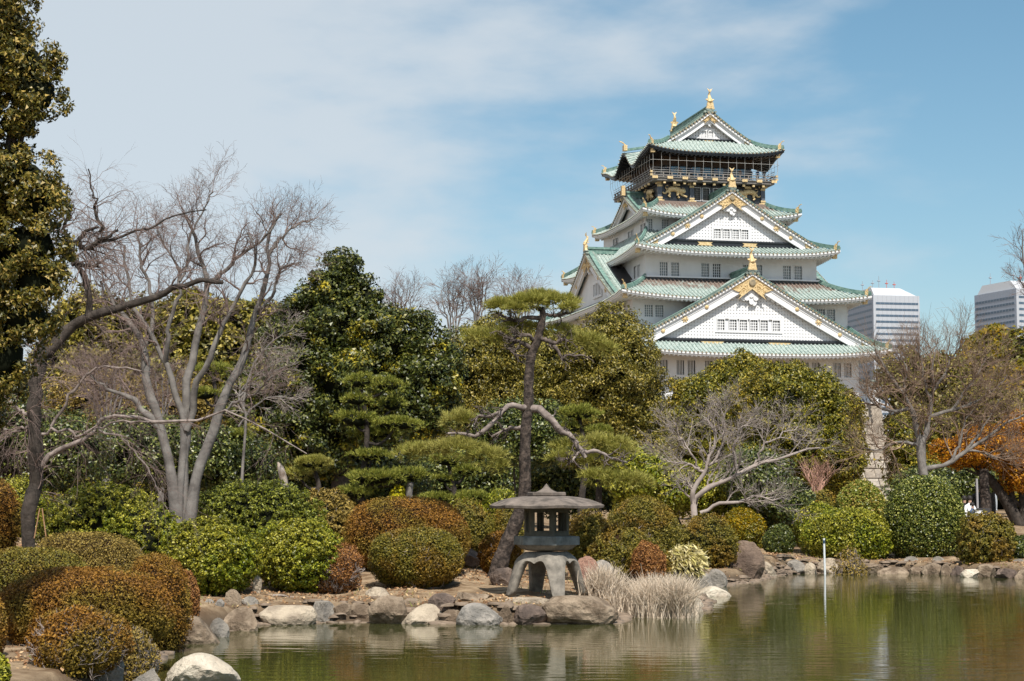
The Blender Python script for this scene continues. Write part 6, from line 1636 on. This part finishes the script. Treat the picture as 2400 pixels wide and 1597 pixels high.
# light chamber: corner posts, sill and head per face, open windows
fire = MB()
Rr = 233*U
crn = [np.array((Rr*math.cos(ROT + i*math.pi/3), Rr*math.sin(ROT + i*math.pi/3))) for i in range(6)]
z0_, z1_ = zz_(628), zz_(352)
for i in range(6):
    a, b_ = crn[i], crn[(i+1) % 6]; t = (b_-a)/np.linalg.norm(b_-a); nrm = np.array((-t[1], t[0])); Lf = np.linalg.norm(b_-a)
    if np.dot(nrm, a+b_) > 0: nrm = -nrm
    def P3(s, d, z): p = a + t*s + nrm*d; return (p[0], p[1], z)
    def bx_(s0, s1, d0, d1, za, zb_):
        fire.add([P3(s0, d0, za), P3(s1, d0, za), P3(s1, d1, za), P3(s0, d1, za), P3(s0, d0, zb_), P3(s1, d0, zb_), P3(s1, d1, zb_), P3(s0, d1, zb_)], [(0,3,2,1),(4,5,6,7),(0,1,5,4),(1,2,6,5),(2,3,7,6),(3,0,4,7)])
    narrow = i % 3 == 1
    m_ = Lf*.14 if not narrow else Lf*.3
    zs_, zh = z0_ + .10, z1_ - .075
    bx_(0, m_, 0, .055, z0_, z1_); bx_(Lf-m_, Lf, 0, .055, z0_, z1_); bx_(m_, Lf-m_, .001, .054, z0_, zs_); bx_(m_, Lf-m_, .001, .054, zh, z1_)
    w_ = .016
    bx_(m_, m_+w_, -.012, .02, zs_, zh); bx_(Lf-m_-w_, Lf-m_, -.012, .02, zs_, zh); bx_(m_, Lf-m_, -.013, .021, zs_-w_, zs_); bx_(m_, Lf-m_, -.013, .021, zh, zh+w_)
fire.build('light_chamber', mat('lantern_dark_stone', (.13, .12, .09), .92, col2=(.075, .07, .055), scale=4, bump=(22, .5, .01)), lan)
# umbrella roof: ribs of the hexagon swell towards the corners
def roof():
    NA = 72; rows = []
    prof_ = [(.01, zz_(352)), (.55, zz_(352)), (.99, zz_(350)), (1.0, zz_(326)), (.90, zz_(296)), (.76, zz_(263)), (.6, zz_(242)), (.45, zz_(230)), (.36, zz_(226)), (.01, zz_(224))]
    for q, z in prof_:
        row = []
        for k in range(NA+1):
            a = k/NA*2*math.pi; d = (a + math.pi/6) % (math.pi/3) - math.pi/6
            hexr = math.cos(math.pi/6)/math.cos(math.pi/6 - abs(d)); R_ = 600*U*(hexr*.8 + .2*(1 - .1*abs(d)))
            lift = .02*(1-abs(d)/(math.pi/6))*q**3
            row.append((R_*q*math.cos(a+ROT), R_*q*math.sin(a+ROT), z + lift))
        rows.append(row)
    mb = MB(); mb.strip(rows); return mb.build('umbrella_roof', str_, lan)
roof()
hexa([(.01, zz_(226)), (192*U, zz_(226)), (202*U, zz_(216)), (202*U, zz_(190)), (190*U, zz_(184)), (.01, zz_(184))], 6, 'cap_ring', str_)
mb = MB(); mb.lathe([(115*U, zz_(186)), (80*U, zz_(172)), (50*U, zz_(155)), (30*U, zz_(135)), (14*U, zz_(113)), (.003, zz_(98))], 16); mb.build('finial', str_, lan, smooth=True)

# ================================================================== white pole, pipe, bridge slab, posts
T = Tubes(); Yq = wy(1345); a = W(1934, 1345, Yq); b_ = W(1931, 1262, Yq)
T.add([(0, 0, -.5), ((b_-a)[0], 0, b_[2])], [.034, .034], 10); o = T.build('water_pole', mat('white_pipe', (.62, .66, .68), .5)); o.location = (a[0], Yq, 0); tag(o, 'white water gauge pole standing in the pond', 'pole')
mb = Tubes(); mb.add([(b_[0]-a[0], 0, b_[2]-.16), (b_[0]-a[0], 0, b_[2]-.06)], [.04, .04], 10); mb.build('pole_band', mat('blue_band', (.03, .06, .10), .5), o)
Yq = 59.0; k = Yq/FPX
T = Tubes(); p = [W(u, v, Yq) for u, v in ((1785, 1303), (1830, 1307), (1880, 1311), (1912, 1313), (1917, 1320), (1917, 1352))]
p0 = p[0].copy(); T.add(np.array(p)-p0, [.075]*6, 9); o = T.build('drain_pipe', mat('rusty_pipe', (.24, .17, .13), .8, col2=(.12, .08, .06), scale=4)); o.location = tuple(p0); tag(o, 'old rusty pipe running above the far shore and down into the water', 'pipe')
c = W(1838, 1304, 60.2); mb = MB(); mb.box(-.85, .85, -.35, .5, -.06, .06)
o = mb.build('stone_bridge', RM['brown'], bevel=.02); o.location = (c[0], 60.2, c[2]); tag(o, 'flat stone slab bridge over the dark inlet behind the boulder', 'bridge')
mb = MB(); mb.box(-.85, .85, 0, .3, -1, 0); q = mb.build('dark_inlet_wall', RM['dark'], o); q.location = (0, .3, -.06)
Yq = 74; T = Tubes(); a = W(2292, 1200, Yq); b_ = W(2290, 1122, Yq); g = gz(a[0], Yq)
T.add([(0, 0, -.1), (-.02, 0, b_[2]-g)], [.05, .05], 8); o = T.build('lamp_post', mat('grey_post', (.30, .29, .30), .6)); o.location = (a[0], Yq, g); tag(o, 'plain grey post in front of the far brown tree trunk', 'post')
T = Tubes()
for dx in (-.1, .12): T.add([(dx, 0, 0), (dx*.2, .03, .55)], [.012, .012], 6)
c = W(93, 1262, 33.2); o = T.build('bamboo_prop', mat('bamboo_stick', (.30, .17, .09), .7)); o.location = tuple(c); tag(o, 'pair of brown bamboo sticks propped beside the dark cherry trunk', 'stake')
# pebbles and stone rubble in the bank between the boulders
r = np.random.RandomState(77); V0 = np.array([(1,0,0),(-1,0,0),(0,1,0),(0,-1,0),(0,0,.75),(0,0,-1),(.7,.7,.55),(-.7,.7,.55),(.7,-.7,.55),(-.7,-.7,.55)])
F0 = np.array([(6,4,8),(4,9,8),(4,7,9),(4,6,7),(0,6,8),(2,7,6),(1,9,7),(3,8,9),(0,2,6),(0,8,3),(1,7,2),(1,3,9)])
Pn = []
for i in range(4, len(SHORE)-2):
    a, b_ = np.array(SHORE[i]), np.array(SHORE[i+1]); L_ = np.linalg.norm(b_-a)
    for _ in range(int(min(L_, 12)*26)): q = a + (b_-a)*r.rand(); Pn.append((q[0]+r.normal()*.05, q[1]+abs(r.normal())*.28-.05, r.uniform(.05, .17)))
Pn = np.array(Pn); n = len(Pn); sc_ = Pn[:, 2][:, None, None]*r.uniform(.6, 1.3, (n, 1, 3))*np.array([1.2, 1, .8])
A_ = r.uniform(0, 6.3, n); VV = V0[None]*(1+.12*r.normal(size=(n, 10, 1)))*sc_*np.array([1.1, 1, .75]); x_ = VV[..., 0]*np.cos(A_)[:, None]-VV[..., 1]*np.sin(A_)[:, None]; y_ = VV[..., 0]*np.sin(A_)[:, None]+VV[..., 1]*np.cos(A_)[:, None]
VV = np.stack([x_+Pn[:, 0:1], y_+Pn[:, 1:2], VV[..., 2]+np.maximum(ground_z(Pn[:, 0], Pn[:, 1]), -.02)[:, None]], -1)
FF = (F0[None]+np.arange(n)[:, None, None]*10).reshape(-1, 3)
tag(link('shore_rubble', np_mesh('shore_rubble', VV.reshape(-1, 3), FF), None, mat('rubble', (.12, .09, .065), .95, col2=(.26, .20, .15), scale=3)), 'small brown rubble stones packed along the pond edge between the boulders', kind='stuff')
# leaf litter
r = np.random.RandomState(8); n = 30000
X_ = r.uniform(-11, 16, n*3); Y_ = r.uniform(21, 62, n*3); d = shore_dist(X_, Y_)
cl = np.sin(X_*1.3+2)*np.cos(Y_*1.1)+np.sin(X_*.5+Y_*.8); ok = (d > .25) & (d < 9) & (cl + r.normal(size=n*3)*.6 > -.1); X_, Y_ = X_[ok][:n], Y_[ok][:n]; n = len(X_)
P = np.stack([X_, Y_, ground_z(X_, Y_) + r.uniform(.005, .04, n)], 1); nn = norm(r.normal(size=(n, 3))*.5 + np.array([0, -.2, 1])); a = norm(np.cross(nn, r.normal(size=(n, 3)))); b_ = np.cross(nn, a); s = r.uniform(.02, .045, (n, 1))
tag(rhombs(P, a*s, b_*s*.6, 'leaf_litter', leaf_mat('litter', [(.20, .11, .06), (.32, .20, .11), (.46, .34, .21), (.12, .065, .035)], .1, .8)), 'dry brown fallen leaves scattered over the pond bank', kind='stuff')
n = 9000; X_ = r.uniform(-11, 22, n*3); Y_ = r.uniform(21, 66, n*3); d = shore_dist(X_, Y_); ok = (d > .12) & (d < 4) & (np.sin(X_*2.1)+np.sin(Y_*1.7+X_) > .5); X_, Y_ = X_[ok][:n], Y_[ok][:n]; n = len(X_)
P = np.stack([X_, Y_, ground_z(X_, Y_)], 1); dd = norm(r.normal(size=(n, 3))*.5 + np.array([0, 0, 1])); sd_ = norm(np.cross(dd, r.normal(size=(n, 3))))*.008; V = np.stack([P-sd_, P+sd_, P+dd*r.uniform(.05, .16, (n, 1))], 1).reshape(-1, 3)
tag(link('dry_grass', np_mesh('dry_grass', V, np.arange(3*n).reshape(n, 3)), None, leaf_mat('dry_grass', [(.42, .33, .20), (.30, .28, .10), (.52, .42, .28), (.2, .24, .06)], .2, .8)), 'short dry grass tufts along the bank', kind='stuff')

# ================================================================== office towers
conc = mat('tower_panels_hazy', (.30, .345, .42), .8); conc2 = mat('tower_panels_hazy_lit', (.40, .43, .475), .8); tg = mat('tower_glass', (.07, .11, .16), .3, spec=.5)  # distance haze is put into these colours, sunlight into the front panels
jn = mat('panel_joint', (.27, .29, .33), .8)
def tower(label, un, vt, Y, wf, wl_, yaw, hid, par, fl=3.8, nfl=22, roofh=5.6, ant=()):
    c = W(un, vt, Y); t = empty('office_tower', (c[0], Y, 2), yaw); tag(t, label, 'office building')
    H_ = c[2] - 2
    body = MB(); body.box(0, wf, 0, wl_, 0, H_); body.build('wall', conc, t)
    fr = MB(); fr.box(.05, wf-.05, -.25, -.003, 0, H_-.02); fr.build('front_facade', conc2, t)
    bands = [H_ - 5.7 - fl*i for i in range(nfl)]
    for z in bands:
        for (nm, w0, face) in (('f', wf, 0), ('l', wl_, 1)):
            a_, b__ = 1.6, w0-1.0
            f = MB(); (f.box(a_, b__, -.34, -.255, z, z+1.35) if face == 0 else f.box(-.1, -.004, a_, b__, z, z+1.35))
            wdw = f.build('window_band', tg, t)
            mm = MB(); 
            for x in np.arange(a_, b__, 2.9): (mm.box(x, x+.14, -.40, -.341, z, z+1.35) if face == 0 else mm.box(-.16, -.101, x, x+.14, z, z+1.35))
            tag(mm.build('mullion', jn, wdw), kind='stuff')
    jj = MB()
    for x in np.arange(3.0, wf-.5, 2.9): jj.box(x, x+.12, -.29, -.251, 0, H_-.1)
    for x in np.arange(3.0, wl_-.5, 2.9): jj.box(-.05, -.003, x, x+.12, 0, H_-.1)
    jj.build('panel_joints', jn, t)
    rf = MB(); m_ = 1.2; q = roofh
    b0 = [(m_, m_), (wf-m_, m_), (wf-m_, wl_-m_), (m_, wl_-m_)]; t0 = [(m_+1, m_+7), (wf-m_-8, m_+7), (wf-m_-8, wl_-m_-4), (m_+1, wl_-m_-4)]
    rf.strip([[(x, y, H_) for x, y in b0 + b0[:1]], [(x, y, H_+q) for x, y in t0 + t0[:1]]]); rf.add([(x, y, H_+q) for x, y in t0], [(0, 1, 2, 3)]); rf.build('sloped_roof', mat('tower_roof', (.42, .44, .47), .7), t)
    am = mat('antenna_red', (.45, .12, .10), .6)
    for x, y, h in ant:
        T = Tubes(); T.add([(x, y, H_+q-.5), (x, y, H_+q+h)], [.22, .12], 5); T.add([(x-.9, y, H_+q+h*.6), (x+.9, y, H_+q+h*.6)], [.4, .4], 5); T.build('antenna', am if x > 13 else jn, t)
tower('pale office tower with window bands just right of the castle', 2046, 692, 1100, 30.5, 43, R(11), 0, None, ant=((4, 10, 5), (9, 12, 8), (15, 14, 6), (20, 14, 5), (3, 24, 6)))
tower('pale office tower with window bands at the right edge of the photo', 2381, 676, 1050, 30, 41, R(21), 0, None, fl=3.6, ant=((4, 30, 7), (9, 14, 7), (14, 14, 5)))

# ================================================================== people
def figure(name, label, loc, rz, joints, edges, radii, cloth, skin, hair, head, group=None, s=1.0, hairm=None):
    me = bpy.data.meshes.new('person'); me.from_pydata([tuple(np.array(j)*s) for j in joints], edges, [])
    o = bpy.data.objects.new('tmp', me); C.objects.link(o)
    m = o.modifiers.new('s', 'SKIN'); m.use_smooth_shade = True
    for i, rr3 in enumerate(radii): me.skin_vertices[0].data[i].radius = (rr3*s, rr3*s)
    me.skin_vertices[0].data[0].use_root = True
    o.modifiers.new('b', 'SUBSURF').levels = 1
    bpy.context.view_layer.update()
    ev = o.evaluated_get(bpy.context.evaluated_depsgraph_get()); m2 = bpy.data.meshes.new_from_object(ev)
    bpy.data.objects.remove(o)
    m2.name = 'person'; m2.materials.clear(); m2.materials.append(cloth[0]); m2.materials.append(cloth[1]); m2.materials.append(skin)
    hz_ = head[2]*s
    for p in m2.polygons:
        z = p.center.z; p.material_index = 2 if z > hz_ - .15*s else (0 if z > head[3]*s else 1)
    b = bpy.data.objects.new(name, m2); C.objects.link(b); b.location = loc; b.rotation_euler.z = rz; tag(b, label, 'person', group)
    hb = MB(); rows = []
    for th in np.linspace(.0, 1.9, 7): rows.append([((head[0] + .108*math.sin(th)*math.cos(a))*s, (head[1] + .02 + .125*math.sin(th)*math.sin(a))*s, (head[2] + .02 + .135*math.cos(th))*s) for a in np.linspace(0, 2*math.pi, 11)])
    hb.strip(rows); hb.build('hair', hair, b, smooth=True)
    return b
skin = mat('skin', (.48, .30, .22), .6); hair = mat('dark_hair', (.02, .016, .014), .6)
cl_ = {'white': mat('white_cloth', (.70, .70, .70), .8), 'black': mat('black_cloth', (.02, .02, .024), .8), 'blue': mat('blue_cloth', (.06, .09, .16), .8), 'pale': mat('pale_cloth', (.40, .44, .48), .8), 'brown': mat('brown_cloth', (.16, .09, .06), .8)}
# facing -y; seated figure
SIT = ([(0, 0, .48), (0, .02, .70), (0, .03, .93), (0, .02, 1.05), (0, 0, 1.10), (0, -.01, 1.22),
        (.17, .03, .92), (.24, -.05, .70), (.12, -.27, .68), (-.17, .03, .92), (-.24, -.05, .70), (-.12, -.27, .68),
        (.10, -.02, .48), (.12, -.42, .50), (.12, -.42, .08), (.12, -.54, .05), (-.10, -.02, .48), (-.12, -.42, .50), (-.12, -.42, .08), (-.12, -.54, .05), (.10, -.34, .70), (-.10, -.34, .70)],
       [(0,1),(1,2),(2,3),(3,4),(4,5),(2,6),(6,7),(7,8),(8,20),(2,9),(9,10),(10,11),(11,21),(0,12),(12,13),(13,14),(14,15),(0,16),(16,17),(17,18),(18,19)],
       [.15, .13, .14, .055, .07, .09, .07, .05, .035, .07, .05, .035, .09, .07, .045, .035, .09, .07, .045, .035, .03, .03], (0, 0, 1.22, .5))
STAND = ([(0, 0, .95), (0, .01, 1.15), (0, .02, 1.38), (0, .01, 1.50), (0, 0, 1.55), (0, -.01, 1.66),
          (.18, .02, 1.37), (.25, 0, 1.12), (.20, -.18, .98), (-.18, .02, 1.37), (-.25, 0, 1.12), (-.20, -.18, .98),
          (.09, 0, .90), (.11, -.01, .50), (.11, .02, .08), (.11, -.12, .04), (-.09, 0, .90), (-.11, -.02, .50), (-.11, .02, .08), (-.11, -.12, .04)],
         [(0,1),(1,2),(2,3),(3,4),(4,5),(2,6),(6,7),(7,8),(2,9),(9,10),(10,11),(0,12),(12,13),(13,14),(14,15),(0,16),(16,17),(17,18),(18,19)],
         [.15, .13, .15, .055, .07, .09, .07, .05, .035, .07, .05, .035, .09, .07, .045, .035, .09, .07, .045, .035], (0, 0, 1.66, .93))
def at_g(u, Y): x = (u-1200)/FPX*Y; return (x, Y, gz(x, Y))
figure('person', 'seated person in a white top with dark hair beyond the ball bush', at_g(2269, 72), .2, *SIT[:3], (cl_['white'], cl_['black']), skin, hair, SIT[3])
figure('person', 'person in black sitting left of the one in the white top', at_g(2256, 72.6), -.3, *SIT[:3], (cl_['black'], cl_['black']), skin, hair, SIT[3])
figure('person', 'person in dark blue bending low in front of the far seat', at_g(2275, 70.5), .9, *SIT[:3], (cl_['blue'], cl_['blue']), skin, hair, SIT[3], s=.8)
figure('person', 'standing person in dark clothes half behind the grey post', at_g(2287, 77), .1, *STAND[:3], (cl_['black'], cl_['black']), skin, hair, STAND[3])
figure('person', 'standing person in pale clothes between the two trunks', at_g(2327, 125), 0, *STAND[:3], (cl_['pale'], cl_['pale']), skin, hair, STAND[3])
c = at_g(2266, 72.2); bench = empty('park_bench', c, 0); tag(bench, 'park bench carrying the seated people on the far right', 'bench')
mb = MB(); mb.box(-.9, .9, -.2, .22, .40, .45); mb.build('seat', dark, bench); mb = MB(); mb.box(-.9, .9, .22, .27, .55, .85); mb.build('backrest', dark, bench)
for sx in (-.8, .8): mb = MB(); mb.box(sx-.04, sx+.04, -.18, .26, 0, .40); mb.build('leg', dark, bench)
c = at_g(2278, 71.0); mb = MB(); mb.box(-.55, .55, -.3, .3, .62, .66); mb.box(-.5, -.44, -.25, -.19, 0, .62); mb.box(.44, .5, -.25, -.19, 0, .62); mb.box(-.5, -.44, .19, .25, 0, .62); mb.box(.44, .5, .19, .25, 0, .62)
mb.box(-.2, .3, -.2, .15, .662, .80); o = mb.build('stroller_table', cl_['white']); o.location = c; tag(o, 'white cloth and bags on a low stand before the bench', 'bags')
# visitors on the castle balcony
def kp(x, b, z): return (CX + x*math.cos(CYAW) + b*math.sin(CYAW), CY + x*math.sin(CYAW) - b*math.cos(CYAW), z)
vis = [(-6.6, 'black', 'near the left corner'), (-4.9, 'brown', 'before the left blue lookout window'), (-3.1, 'blue', 'right of the left blue lookout window'), (-1.6, 'black', 'left of the middle'), (.6, 'blue', 'in the middle'), (2.6, 'black', 'just right of the roof fish'),
       (4.1, 'brown', 'before the right blue lookout window'), (5.7, 'black', 'right of the right blue lookout window'), (6.7, 'blue', 'second from the right corner'), (7.7, 'black', 'leaning out at the right corner')]
for i, (x, cc, wh) in enumerate(vis):
    figure('person', 'visitor in %s clothes on the castle lookout balcony %s' % ({'black': 'black', 'blue': 'blue', 'brown': 'brown'}[cc], wh), kp(x, .9, 47.3), CYAW + rs.uniform(-.5, .5), *STAND[:3], (cl_[cc], cl_['black']), skin, hair, STAND[3], 'visitors on the castle balcony')
